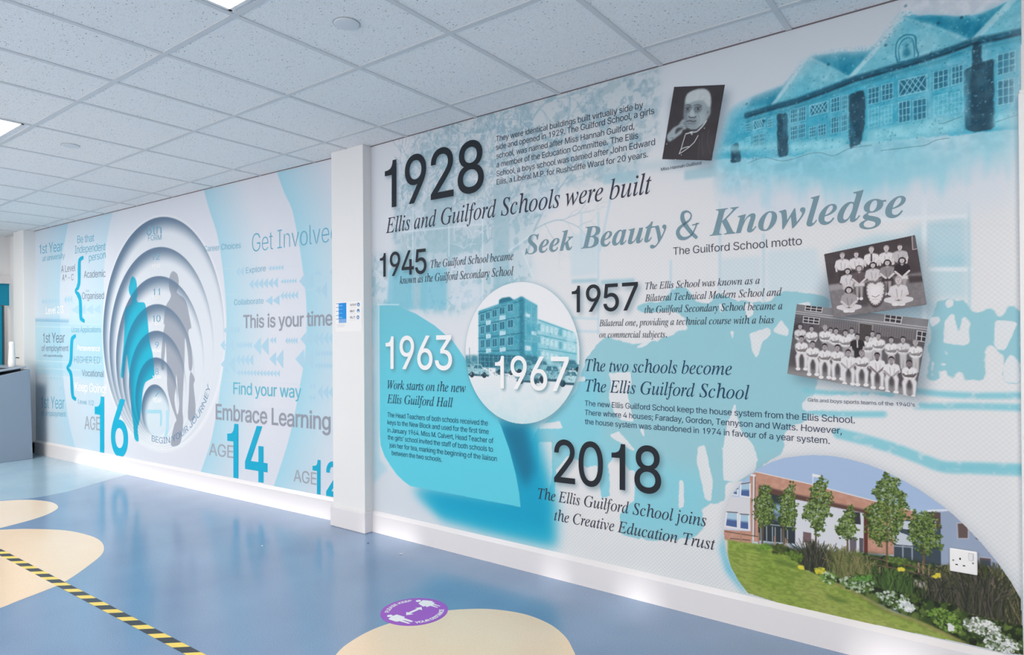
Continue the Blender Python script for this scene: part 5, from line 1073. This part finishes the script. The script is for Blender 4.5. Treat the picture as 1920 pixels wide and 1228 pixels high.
# the tunnel of rings
tops, bots, lefts = [(-3091,2440),(-3094,2165),(-3097,1897),(-3100,1638),(-3102,1391),(-3105,1143),(-3107,891)], [(-3114,287),(-3114,304),(-3113,324),(-3113,344),(-3113,358),(-3113,372),(-3113,384)], [(-4181,1384),(-4047,1251),(-3908,1121),(-3780,972),(-3651,848),(-3525,738),(-3410,629)]
tn = h.noise(45, 110, 3)
rings = []
for t, b_, l in zip(tops, bots, lefts):
    r_ = (t[1] - b_[1]) / 2; rings.append((l[0] + r_, (t[1] + b_[1]) / 2, r_))
h.line(ring(*(rings[0][0], rings[0][1], rings[0][2] + 10)), 26, (224, 229, 236), 0.6, 10)
def ring_floor(i):
    cx, cz, r_ = rings[i]; P = ring(cx, cz, r_)
    full = np.clip((r_ - np.hypot(h.U - cx, h.Z - cz)) / h.st + 0.5, 0, 1).astype(np.float32)
    s_ = 1.0 if i < 6 else 0.8
    sh = np.clip((r_ - np.hypot(h.U - cx - 62 * s_, h.Z - cz + 72 * s_)) / (160 * s_) + 0.42, 0, 1); sh = sh * sh * (3 - 2 * sh)
    return full, (1 - sh) * full
for i in range(7):
    full, edge = ring_floor(i)
    h.put((slice(None), slice(None)), full, (213, 219, 229) if i < 6 else (206, 220, 231))
    h.dot += (0.30 - h.dot) * full
    h.put((slice(None), slice(None)), edge * 0.95, (84, 110, 138))
    low = full * np.clip((rings[i][1] - h.Z) / rings[i][2], 0, 1) * (np.hypot(h.U - rings[i][0], h.Z - rings[i][1]) > rings[i][2] - 14)
    h.put((slice(None), slice(None)), (low * 0.8).astype(np.float32), (232, 236, 241))
woman = smooth([(-3563,1922),(-3513,1898),(-3488,1851),(-3481,1792),(-3477,1740),(-3490,1696),(-3457,1668),(-3350,1662),(-3310,1599),(-3279,1454),(-3249,1291),(-3195,1169),(-3165,987),(-3185,954),(-3317,913),(-3358,875),(-3388,796),(-3418,629),(-3452,523),(-3486,454),(-3467,339),(-3546,358),(-3570,495),(-3607,639),(-3617,829),(-3658,1039),(-3687,1165),(-3709,1123),(-3745,973),(-3781,934),(-3811,961),(-3783,1122),(-3751,1272),(-3727,1463),(-3730,1591),(-3678,1632),(-3609,1659),(-3587,1713),(-3629,1757),(-3645,1811),(-3623,1862),(-3597,1907)], 3, True)
man = smooth([(-2824,1924),(-2769,1902),(-2740,1862),(-2734,1813),(-2749,1765),(-2771,1733),(-2720,1703),(-2649,1673),(-2600,1613),(-2565,1517),(-2532,1411),(-2567,1398),(-2581,1360),(-2557,1287),(-2534,1211),(-2517,1097),(-2532,1036),(-2556,1028),(-2577,1058),(-2590,1173),(-2634,1326),(-2643,1172),(-2659,979),(-2679,786),(-2684,669),(-2674,574),(-2712,397),(-2807,346),(-2885,363),(-2820,545),(-2786,586),(-2862,699),(-2936,854),(-2942,1012),(-2951,1170),(-2965,1289),(-2978,1190),(-2998,1090),(-2991,1035),(-3036,1030),(-3051,1089),(-3035,1210),(-3006,1369),(-2975,1444),(-2998,1457),(-2974,1568),(-2947,1626),(-2886,1675),(-2867,1712),(-2889,1752),(-2903,1822),(-2888,1880),(-2861,1914)], 3, True)
gap = smooth([(-2782,996),(-2762,860),(-2738,725),(-2771,630),(-2818,760),(-2794,878)], 3, True)
bag = smooth([(-2560,997),(-2535,1021),(-2481,955),(-2502,907),(-2473,738),(-2484,624),(-2540,590),(-2596,617),(-2580,790),(-2571,924)], 3, True)
before = h.c.copy()
h.fill(woman, (0, 168, 200), 0.95)
h.fill(man, (146, 155, 170), 0.9); h.fill(bag, (146, 155, 170), 0.9)
k = h.mask(gap); h.c[k[0], k[1]] += (before[k[0], k[1]] - h.c[k[0], k[1]]) * k[2][..., None]
sil = np.zeros((h.nz, h.nu), np.float32)
for q in (woman, man, bag):
    k = h.mask(q); sil[k[0], k[1]] = np.maximum(sil[k[0], k[1]], k[2])
for i in range(1, 7):                # each deeper ring prints darker across the figures
    full, edge = ring_floor(i)
    h.put((slice(None), slice(None)), edge * sil * 0.5, (42, 84, 122))
h.dot *= (1 - sil)
inn = ring(rings[6][0], rings[6][1], rings[6][2])
h.line([(-3317,629),(-3056,644),(-3048,587),(-3057,525)], 34, (150, 206, 226), 0.8, 3); h.line([(-2939,642),(-2940,507),(-2966,435)], 50, (160, 212, 230), 0.75, 3)
h.build('mural_backdrop', INK, mural2, 1.0)

GREY, GREY2, AQUA, CYAN = ink_col((146, 153, 169)), ink_col((160, 167, 180)), ink_col((100, 182, 206)), ink_col((0, 168, 206))
def words2(name, ink, rows, kind='S', d=0.0, label=None): return words(name, ink, rows, kind, d, mural2, 2.2, label)
GREYD = ink_col((110, 122, 146)); SKY = ink_col((98, 174, 204)); WHT = ink_col((238, 241, 246))
words2('slogan', SKY, (("Get Involved", [(-1639,1998),(-605,1992),(-1638,2147)]),), 'S', 0.012, 'pale blue slogan')
words2('slogan', SKY, (("Career Choices", [(-2324,2058),(-1786,2045),(-2323,2108)]), ("Explore", [(-1721,1833),(-1457,1835),(-1720,1881)]), ("Collaborate", [(-1887,1583),(-1488,1582),(-1886,1630)])), 'S', 0.006, 'small blue words')
words2('slogan', GREY, (("This is your time", [(-1759,1393),(-681,1396),(-1758,1496)]), ("Embrace Learning", [(-2160,631),(-710,641),(-2158,758)])), 'S', -0.012, 'grey slogan')
words2('slogan', AQUA, (("Find your way", [(-1903,854),(-1033,858),(-1902,949)]),), 'S', -0.008, 'aqua slogan')
words2('age_word', GREY2, (("AGE", [(-4607,373),(-4255,384),(-4606,510)]), ("AGE", [(-2266,317),(-1908,325),(-2265,420)]), ("AGE", [(-1129,226),(-865,229),(-1128,315)])), 'S', -0.004, 'light grey')
for t, P in (("16", [(-4361,177),(-3689,169),(-4355,718)]), ("14", [(-1986,176),(-1461,182),(-1982,596)]), ("12", [(-904,170),(-616,172),(-901,408)])):
    words2('age_numeral', CYAN, ((t, P),), 'S', -0.015, 'bright cyan ' + t)
words2('path_word', SKY, (("1st Year", [(-5737,2313),(-5114,2299),(-5736,2427)]), ("at university", [(-5650,2223),(-5061,2216),(-5649,2285)]), ("Be that", [(-4754,2351),(-4364,2335),(-4753,2431)]), ("Independent", [(-4818,2244),(-4116,2220),(-4817,2328)]), ("person", [(-4487,2137),(-4116,2142),(-4486,2215)]), ("Ucas Applications", [(-4906,1399),(-4223,1390),(-4906,1460)]), ("Level 1/2", [(-4758,634),(-4395,634),(-4757,684)]), ("1st Year", [(-5708,538),(-5089,559),(-5706,675)]), ("of employment", [(-5700,451),(-5054,475),(-5699,512)])), 'S', 0.004, 'pale blue small words')
words2('path_word', GREYD, (("A Level", [(-5160,2063),(-4804,2056),(-5159,2140)]), ("A* - C", [(-5133,1969),(-4848,1960),(-5132,2039)]), ("Academic", [(-4604,1969),(-4119,1951),(-4604,2044)]), ("Organised", [(-4652,1747),(-4153,1730),(-4651,1819)]), ("1st Year", [(-5652,1289),(-5072,1287),(-5650,1403)]), ("of employment", [(-5682,1194),(-4984,1194),(-5681,1262)]), ("with apprenticeship", [(-5642,1131),(-5127,1129),(-5642,1158)]), ("Vocational", [(-4661,932),(-4162,933),(-4660,1001)])), 'S', 0.004, 'grey small words')
words2('path_word', ink_col((92, 152, 188)), (("HIGHER ED'", [(-4847,1068),(-4227,1068),(-4846,1140)]), ("Get", [(-4564,1820),(-4481,1817),(-4564,1845)])), 'S', 0.01)
words2('path_word', WHT, (("Level 2/3", [(-5559,1617),(-5108,1616),(-5558,1693)]), ("Perseverance", [(-4767,1203),(-4246,1197),(-4766,1259)]), ("Keep Going!", [(-4828,772),(-4118,767),(-4827,862)])), 'S', -0.01, 'white small words')
for P in ([(-4612,2188),(-4698,2164),(-4714,2068),(-4718,1938),(-4751,1877),(-4809,1842),(-4746,1802),(-4696,1743),(-4685,1612),(-4673,1544),(-4592,1511)], [(-4802,1361),(-4886,1330),(-4910,1243),(-4921,1116),(-4955,1052),(-5024,1013),(-4956,976),(-4917,919),(-4898,770),(-4874,702),(-4803,677)]):
    C = np.array(smooth(P, 6)); t_ = np.gradient(C, axis=0); t_ /= np.hypot(t_[:, 0], t_[:, 1])[:, None]; nn = np.stack([-t_[:, 1], t_[:, 0]], 1)
    w_ = np.interp(np.linspace(0, 1, len(C)), (0, 0.1, 0.2, 0.42, 0.5, 0.58, 0.8, 0.9, 1), (44, 64, 72, 62, 24, 62, 72, 64, 44))[:, None] * np.where(np.abs(nn[:, :1]) > 0.6, 1.0, 0.8)
    a_, b_ = C + nn * w_ / 2, C - nn * w_ / 2; br = Print()
    for i in range(len(C) - 1): br.add([a_[i], a_[i + 1], b_[i + 1], b_[i]], [(0, 1, 2), (0, 2, 3)])
    br.build('curly_brace', CYAN, mural2, 2.2, 'cyan')
ringn = Print(); ringw = Print()
for t, w, q in (("6th", "FORM", [(-3297,2295),(-3026,2284),(-3296,2381),(-3268,2240),(-3027,2227),(-3267,2290)]), ("12", None, [(-3201,2051),(-3057,2046),(-3201,2106)]), ("11", None, [(-3185,1723),(-3060,1720),(-3184,1786)]), ("10", None, [(-3197,1477),(-3053,1474),(-3197,1537)]), ("9", None, [(-3152,1233),(-3080,1233),(-3151,1287)]), ("8", None, [(-3154,984),(-3087,985),(-3154,1039)]), ("7", None, [(-3166,780),(-3080,781),(-3165,827)])):
    ringn.text(t, q[:3], 'S')
    if w: ringn.text(w, q[3:], 'S')
for q in ([(-3202,1971),(-3048,1967),(-3202,2011)], [(-3195,1689),(-3051,1684),(-3195,1721)], [(-3188,1442),(-3044,1439),(-3188,1472)], [(-3200,1193),(-3047,1191),(-3200,1220)], [(-3203,946),(-3049,947),(-3203,973)], [(-3196,724),(-3038,727),(-3195,766)]): ringw.text("YEAR", q, 'S', -0.01)
ringn.build('ring_number', ink_col((104, 162, 190)), mural2, 2.2); ringw.build('ring_word', WHT, mural2, 2.3, 'white')
bj = Print(); bj.path_text("BEGIN YOUR JOURNEY", smooth([(-3221,357),(-3059,352),(-2892,371),(-2730,426),(-2572,511),(-2434,615),(-2329,721),(-2231,905)], 6), 56, 'S', 0.006); bj.build('curved_slogan', ink_col((86, 138, 178)), mural2, 2.3, 'thin blue words along the tunnel edge')
def arrow_row(P, n, hh, grow=1.0):
    (x0, z0), (x1, z1) = P; arrows = Print()
    for i in range(n):
        a, c = x0 + (x1 - x0) * i / n, x0 + (x1 - x0) * (i + 1) / n; zz = z0 + (z1 - z0) * (i + 0.5) / n; k = hh / 2 * (1 if grow == 1 else (grow + (1 - grow) * i / max(n - 1, 1)))
        arrows.add([(a, zz), (c, zz + k), (c, zz - k)], [(0, 2, 1)])
    arrows.build('arrow_row', ink_col((168, 205, 226)), mural2, 1.6, None, -577)
for P, n, hh in (([(-1861,1855),(-1751,1853)], 2, 82), ([(-1424,1853),(-1237,1848)], 5, 42), ([(-1681,1742),(-1306,1736)], 6, 84), ([(-1272,1742),(-1081,1737)], 6, 38), ([(-1051,1733),(-890,1730)], 2, 126), ([(-876,1778),(-808,1778)], 2, 42), ([(-709,1777),(-640,1777)], 2, 46),
                 ([(-1465,1602),(-1288,1600)], 2, 76), ([(-1280,1632),(-1064,1629)], 5, 62), ([(-2045,1378),(-1814,1379)], 5, 52), ([(-2086,1256),(-1895,1255)], 3, 94), ([(-1866,1255),(-1645,1255)], 6, 60), ([(-1627,1246),(-1427,1246)], 2, 142), ([(-1411,1292),(-1333,1293)], 2, 54), ([(-1221,1287),(-1073,1288)], 5, 52),
                 ([(-1040,1298),(-904,1301)], 2, 106), ([(-899,1301),(-664,1303)], 4, 100), ([(-2081,1095),(-1878,1095)], 2, 146), ([(-1870,1136),(-1628,1135)], 4, 92), ([(-1856,1030),(-1289,1035)], 13, 52), ([(-1101,1148),(-893,1148)], 2, 152), ([(-880,1193),(-665,1193)], 7, 52), ([(-880,1103),(-665,1104)], 7, 52),
                 ([(-949,950),(-872,951)], 2, 48), ([(-950,865),(-872,866)], 2, 48), ([(-852,910),(-667,914)], 3, 104), ([(-5690,1761),(-5202,1752)], 6, 62), ([(-5093,1759),(-4882,1757)], 3, 90), ([(-4909,1642),(-4230,1626)], 4, 100), ([(-5483,893),(-5171,895)], 4, 56), ([(-5240,787),(-5131,788)], 1, 60)):
    arrow_row(P, n, hh)
arrow_row([(-877,1653),(-736,1650)], 2, 132, 0.5); arrow_row([(-1421,1146),(-1246,1148)], 2, 146, 0.75)

# ------------------------------------------------------------------ things
LIGHT = mat('light_diffuser', (255, 255, 255), 0.5, 0.3, emit=10.0)
def ceiling_light(x0, x1, y0, y1, label):
    t = tag(empty('ceiling_light', ((x0 + x1) / 2, (y0 + y1) / 2, CEIL)), label, 'light', 'square ceiling light panels'); a, c = (x1 - x0) / 2, (y1 - y0) / 2
    b = MB()
    for q in ((-a, a, -c, -c + 0.014), (-a, a, c - 0.014, c), (-a, -a + 0.014, -c, c), (a - 0.014, a, -c, c)): b.box(*q, -0.007, 0.001)
    b.build('light_frame', mat('light_frame_white', (228, 230, 232), 0.4), t)
    b = MB(); b.box(-a + 0.014, a - 0.014, -c + 0.014, c - 0.014, -0.0045, 0.001); b.build('diffuser', LIGHT, t)
ceiling_light(-2.425, -1.86, 0.826, 1.416, 'square lit ceiling panel nearest the camera, near the round ceiling disc')
ceiling_light(-5.21, -4.655, 0.80, 1.40, 'square lit ceiling panel farther off, above the cream floor shape')
def disc(x, y, r_, label):
    t = tag(empty('ceiling_disc', (x, y, CEIL)), label, 'ceiling disc', 'round white discs on the ceiling')
    b = MB(); b.lathe([(r_, 0.001), (r_, -0.004), (r_ - 0.004, -0.007), (r_ * 0.55, -0.0085), (0.004, -0.009)], 40); b.build('cover', mat('disc_white', (216, 222, 228), 0.5), t, smooth=False)
    b = MB(); b.lathe([(r_ + 0.004, 0.001), (r_ + 0.004, -0.002), (r_ - 0.002, -0.002)], 40); b.build('rim', mat('disc_rim', (168, 174, 182), 0.5), t)
disc(-2.15, 1.765, 0.052, 'round white disc on the ceiling tile above the 1928 numeral')
disc(-4.93, 1.74, 0.05, 'small round white disc on the ceiling above the tunnel mural')

# notice on the pillar
nt_ = tag(empty('notice', (-3.5415, 2.908, 1.448)), 'white hygiene notice with blue panel stuck on the white pillar', 'notice')
b = MB(); b.box(-0.137, 0.137, -0.0012, -0.0002, -0.101, 0.101); b.build('sheet', mat('white_paper', (232, 233, 236), 0.35, 0.5), nt_)
def nx(px, py): return ((615 + px * 0.07329 - 654.5) * 5.55, (594.3 - 555 - py * 0.07329) * 3.68)
def nrect(p, x0, x1, y0, y1): p.add([nx(x0, y1), nx(x1, y1), nx(x1, y0), nx(x0, y0)], [(0, 1, 2), (0, 2, 3)])
def nbuild(p, name, col, off, label=None): return p.build(name, ink_col(col), nt_, off, label)
p = Print(); nrect(p, 290, 490, 185, 592); nbuild(p, 'blue_panel', (0, 140, 222), 1.5, 'bright blue')
p = Print(); nrect(p, 290, 490, 592, 692); nbuild(p, 'pale_panel', (122, 170, 224), 1.5, 'pale blue')
p = Print()
for y in (195, 292, 392, 496, 592): nrect(p, 222, 290, y - 6, y + 6)
nbuild(p, 'tab_lines', (24, 88, 150), 1.5)
p = Print()
for y, n in ((240, 2), (340, 1), (440, 1), (540, 2)):
    for j in range(n): nrect(p, 305, 385 + 8 * j, y + 18 * j, y + 18 * j + 8)
nbuild(p, 'panel_lines', (150, 206, 240), 1.8)
p = Print()
for y, x1 in ((725, 440), (755, 450), (785, 420)): nrect(p, 235, x1, y, y + 8)
for y in (310, 468, 620): nrect(p, 588, 730, y, y + 7)
nbuild(p, 'small_print', (196, 200, 208), 1.5)
p = Print()
for t, x1, y in (("CATCH IT", 748, 270), ("BIN IT", 698, 428), ("KILL IT", 712, 582)): p.text(t, (nx(586, y), nx(x1, y), nx(586, y - 48)), 'S', -0.02)
nbuild(p, 'lettering', (66, 60, 78), 1.5, 'dark capitals')
p = Print()
for x, y in ((796, 248), (790, 402), (782, 565)):
    c = nx(x, y); p.poly([(c[0] + 13 * math.cos(a), c[1] + 13 * math.sin(a)) for a in np.linspace(0, 2 * math.pi, 25)[:-1]])
nbuild(p, 'icon', (40, 120, 178), 1.5, 'round blue symbols')
p = Print()
for x, y in ((796, 252), (790, 420), (782, 565)):
    c = nx(x, y); p.poly([(c[0] - 5, c[1] - 6), (c[0] + 5, c[1] - 6), (c[0] + 4, c[1] + 3), (c[0], c[1] + 7), (c[0] - 4, c[1] + 3)])
nbuild(p, 'icon_mark', (226, 232, 240), 1.8)

# socket
so = tag(empty('power_socket', (0, 0, 0)), 'white single switched socket low on the garden picture of the mural', 'socket')
so.parent = None
ang = RW[1]; su, sz = 3.039, 0.4496
so.location = (XP + su * math.cos(ang), RW[0][1] + su * math.sin(ang), sz); so.rotation_euler = (0, 0, ang)
WP = mat('socket_white', (238, 238, 240), 0.3, 0.5)
b = MB(); b.box(-0.0425, 0.0425, -0.011, -0.003, -0.043, 0.043); b.build('faceplate', WP, so, bevel=0.004)
b = MB(); b.box(0.0165, 0.0295, -0.0155, -0.010, 0.011, 0.034); b.build('switch', mat('switch_white', (228, 228, 232), 0.3, 0.5), so, bevel=0.0012)
b = MB()
for q in ((0.0155, 0.0165, 0.010, 0.035), (0.0295, 0.0305, 0.010, 0.035), (0.0155, 0.0305, 0.010, 0.011), (0.0155, 0.0305, 0.034, 0.035)): b.box(q[0], q[1], -0.0113, -0.010, q[2], q[3])
b.build('switch_gap', mat('socket_gap', (150, 150, 158), 0.5), so)
for x0, x1, z0, z1 in ((-0.0125, -0.0075, 0.005, 0.0125), (-0.0245, -0.0170, -0.0165, -0.0125), (-0.0020, 0.0055, -0.0165, -0.0125)):
    b = MB(); b.box(x0, x1, -0.0115, -0.0095, z0, z1); b.build('pin_hole', mat('socket_hole', (26, 24, 28), 0.6), so)
for x in (-0.031, 0.029):
    b = MB(); b.lathe([(0.0032, 0.0095), (0.0032, 0.0118), (0.0024, 0.0126)], 16)
    b.v = [(px_ + x, -pz, py_ + 0.0) for px_, py_, pz in b.v]; b.build('screw', mat('screw_steel', (150, 140, 140), 0.35, 0.5, metal=0.6), so)

# desk at the far end
dk = tag(empty('reception_desk', (-9.0, 1.9, 0)), 'large pale grey desk or counter at the far end of the corridor', 'desk')
GREYD_ = mat('grey_laminate', (128, 144, 164), 0.45, 0.4)
def yz_prism(pts, x0, x1):
    b = MB(); n = len(pts); b.v = [(x0, y, z) for y, z in pts] + [(x1, y, z) for y, z in pts]
    b.f = [tuple(range(n)), tuple(n + k for k in reversed(range(n)))] + [(k, (k + 1) % n, n + (k + 1) % n, n + k) for k in range(n)]
    return b
o = yz_prism([(0.752, 0.0), (0.728, 0.997), (0.45, 0.935), (0.2, 0.90), (-0.9, 0.90), (-0.9, 0.0)], -0.45, 0.40).build('desk_body', GREYD_, dk, bevel=0.006)
yz_prism([(0.70, 1.016), (0.70, 1.032), (0.2, 0.962), (-0.9, 0.955), (-0.9, 0.93), (0.2, 0.935)], -0.43, 0.385).build('desk_top', mat('grey_desk_top', (150, 162, 178), 0.45, 0.4), dk, bevel=0.003)
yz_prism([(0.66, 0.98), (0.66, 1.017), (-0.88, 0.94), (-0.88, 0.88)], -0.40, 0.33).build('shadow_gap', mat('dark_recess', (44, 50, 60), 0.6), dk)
bt_ = tag(empty('dispenser', (-8.80, 2.52, 1.022)), 'small white plastic dispenser standing on the grey desk by the teal door', 'dispenser')
b = MB(); b.lathe([(0.030, 0), (0.034, 0.004), (0.036, 0.05), (0.030, 0.15), (0.026, 0.22), (0.028, 0.262), (0.022, 0.278), (0.006, 0.282)], 28); b.build('body', mat('white_plastic', (232, 232, 235), 0.35, 0.5), bt_, smooth=True)
b = MB(); b.tube([(0, 0.024, 0.10), (0.005, 0.05, 0.102), (0.01, 0.066, 0.098)], 0.006); b.build('lever', mat('dark_lever', (66, 62, 70), 0.5), bt_)
gm = tag(empty('hanging_coat', (-11.180, 3.155, 1.60)), 'dark coat with pale hood hanging beyond the teal door', 'coat')
b = MB(); b.tube([(-0.006, 0, -0.02), (0.03, 0, -0.02), (0.034, 0, 0.01)], 0.005); b.build('hook', mat('steel', (170, 172, 175), 0.3, 0.5, metal=0.8), gm)
b = MB(); b.lathe([(0.005, -0.02), (0.024, -0.05), (0.036, -0.12), (0.036, -0.20), (0.02, -0.30)], 20, 0.042, -0.008); b.build('hood', mat('pale_grey_cloth', (168, 160, 158), 0.9, 0.1), gm, smooth=True)
b = MB(); b.lathe([(0.012, -0.24), (0.028, -0.30), (0.034, -0.42), (0.030, -0.55), (0.024, -0.575)], 20, 0.042, 0.012); b.build('coat_body', mat('dark_purple_cloth', (72, 54, 62), 0.9, 0.1), gm, smooth=True)

# hazard tape
tp = bpy.data.materials.new('hazard_tape'); tp.use_nodes = True; nt = tp.node_tree; bs = nt.nodes['Principled BSDF']
t = N(nt, 'ShaderNodeTexCoord'); sx = N(nt, 'ShaderNodeSeparateXYZ'); nt.links.new(t.outputs['Object'], sx.inputs[0])
def M2(op, a, b_):
    n = N(nt, 'ShaderNodeMath', operation=op)
    for i, v in enumerate((a, b_)):
        if isinstance(v, (int, float)): n.inputs[i].default_value = v
        else: nt.links.new(v, n.inputs[i])
    return n.outputs[0]
ph = M2('FRACT', M2('DIVIDE', M2('SUBTRACT', sx.outputs['X'], M2('MULTIPLY', sx.outputs['Y'], 1.13)), 0.1506), 0.0)
st_ = M2('LESS_THAN', ph, 0.56)
mx = N(nt, 'ShaderNodeMix', data_type='RGBA'); nt.links.new(st_, mx.inputs['Factor']); mx.inputs['A'].default_value = lin((244, 214, 98), 1); mx.inputs['B'].default_value = lin((44, 50, 58), 1)
nt.links.new(mx.outputs['Result'], bs.inputs['Base Color']); bs.inputs['Roughness'].default_value = 0.35
b = MB(); L0 = 8.0; b.box(-L0, 2.4, -0.0235, 0.0235, 0.0006, 0.0012)
tape = b.build('floor_tape', tp); tape.location = (-3.3318 - 0.0255 + 0.0, 1.364, 0); tape.rotation_euler = (0, 0, 0.012)
tag(tape, 'yellow and black striped hazard tape stuck along the floor', 'tape')

# purple distance sticker
SCN = np.array((-2218.0, 2201.5)); SR_ = 158.0
stk = tag(empty('floor_sticker', (SCN[0] / 1000, SCN[1] / 1000, 0.0006)), 'round purple distance sticker on the floor at the edge of the sand coloured shape', 'sticker')
def flat(p, name, m_, z, label=None):
    b = MB(); b.v = [((x - SCN[0]) / 1000, (y - SCN[1]) / 1000, z) for x, y in p.v]; b.f = p.f
    o = b.build(name, m_, stk)
    for poly in o.data.polygons:
        if poly.normal.z < 0: poly.flip()
    if label: o['label'] = label
    return o
b = MB(); b.lathe([(SR_ / 1000, 0), (SR_ / 1000, 0.0006), (0.001, 0.0006)], 72); b.build('disc', mat('purple_vinyl', (160, 84, 196), 0.4), stk)
SW = mat('sticker_white', (240, 240, 244), 0.4)
for hd, body in (([(-2273,2096),(-2283,2089),(-2283,2105),(-2264,2103),(-2264,2087)], [(-2254,2072),(-2258,2084),(-2262,2104),(-2257,2126),(-2237,2127),(-2208,2129),(-2202,2122),(-2207,2118),(-2175,2119),(-2142,2119),(-2143,2106),(-2189,2101),(-2188,2097),(-2137,2096),(-2142,2086),(-2195,2082),(-2197,2074),(-2205,2069),(-2247,2067)]), ([(-2288,2299),(-2298,2291),(-2298,2308),(-2280,2307),(-2278,2289)], [(-2266,2276),(-2270,2289),(-2273,2302),(-2277,2319),(-2253,2330),(-2228,2338),(-2223,2332),(-2227,2327),(-2206,2331),(-2205,2318),(-2157,2316),(-2157,2311),(-2197,2307),(-2196,2303),(-2156,2299),(-2156,2292),(-2199,2290),(-2202,2269),(-2220,2274),(-2217,2265),(-2228,2264)])):
    p = Print(); c = np.array(hd[0]); r_ = np.hypot(*(np.array(hd[2]) - c)) * 0.5 + np.hypot(*(np.array(hd[1]) - c)) * 0.5
    p.poly([(c[0] + r_ * math.cos(a), c[1] + r_ * math.sin(a)) for a in np.linspace(0, 2 * math.pi, 21)[:-1]]); p.poly(body); flat(p, 'person_symbol', SW, 0.0012, 'white')
p = Print(); p.poly([(-2216,2146),(-2242,2171),(-2230,2174),(-2228,2230),(-2241,2227),(-2224,2256),(-2195,2229),(-2211,2229),(-2213,2171),(-2194,2174)]); flat(p, 'arrow_symbol', SW, 0.0012, 'white')
def arc(q, r_):
    a0, a1 = (math.atan2(v[1] - SCN[1], v[0] - SCN[0]) for v in q)
    return a0, a1
p = Print()
a0, a1 = arc([(-2312,2116),(-2316,2279)], 0)
if a1 > a0: a1 -= 2 * math.pi
p.path_text("PLEASE KEEP", [(SCN[0] + 118 * math.cos(a), SCN[1] + 118 * math.sin(a)) for a in np.linspace(a0, a1, 40)], 20, 'S', -0.03)
a0, a1 = arc([(-2128,2117),(-2126,2290)], 0)
if a1 < a0: a1 += 2 * math.pi
p.path_text("YOUR DISTANCE", [(SCN[0] + 138 * math.cos(a), SCN[1] + 138 * math.sin(a)) for a in np.linspace(a0, a1, 40)], 20, 'S', -0.03)
flat(p, 'lettering', SW, 0.0012, 'white capitals')

# scraps on the floor
for (x, y), lab, col, k in zip([(-2877,2747),(-3703,2349),(-3200,2771)], ('white paper scrap on the floor between pillar and purple sticker', 'tiny white paper scrap on the blue floor left of the pillar', 'tiny dark scrap on the floor at the foot of the pillar'), ((236, 236, 238), (236, 236, 238), (40, 42, 52)), (1, 0.8, 0.7)):
    b = MB(); b.face([(-0.012 * k, -0.004 * k, 0.0008), (0.004 * k, -0.006 * k, 0.003), (0.012 * k, 0.004 * k, 0.0008), (0.002 * k, 0.003 * k, 0.005), (-0.006 * k, 0.005 * k, 0.001)]); b.v += [(v[0] * 0.9, v[1] * 0.9, v[2] + 0.0015) for v in b.v]; b.f.append(tuple(range(5, 10))); b.f += [(i, (i + 1) % 5, 5 + (i + 1) % 5, 5 + i) for i in range(5)]
    o = b.build('floor_scrap', mat('scrap_%d' % col[0], col, 0.7)); o.location = (x / 1000, y / 1000, 0); tag(o, lab, 'scrap', 'scraps on the floor')
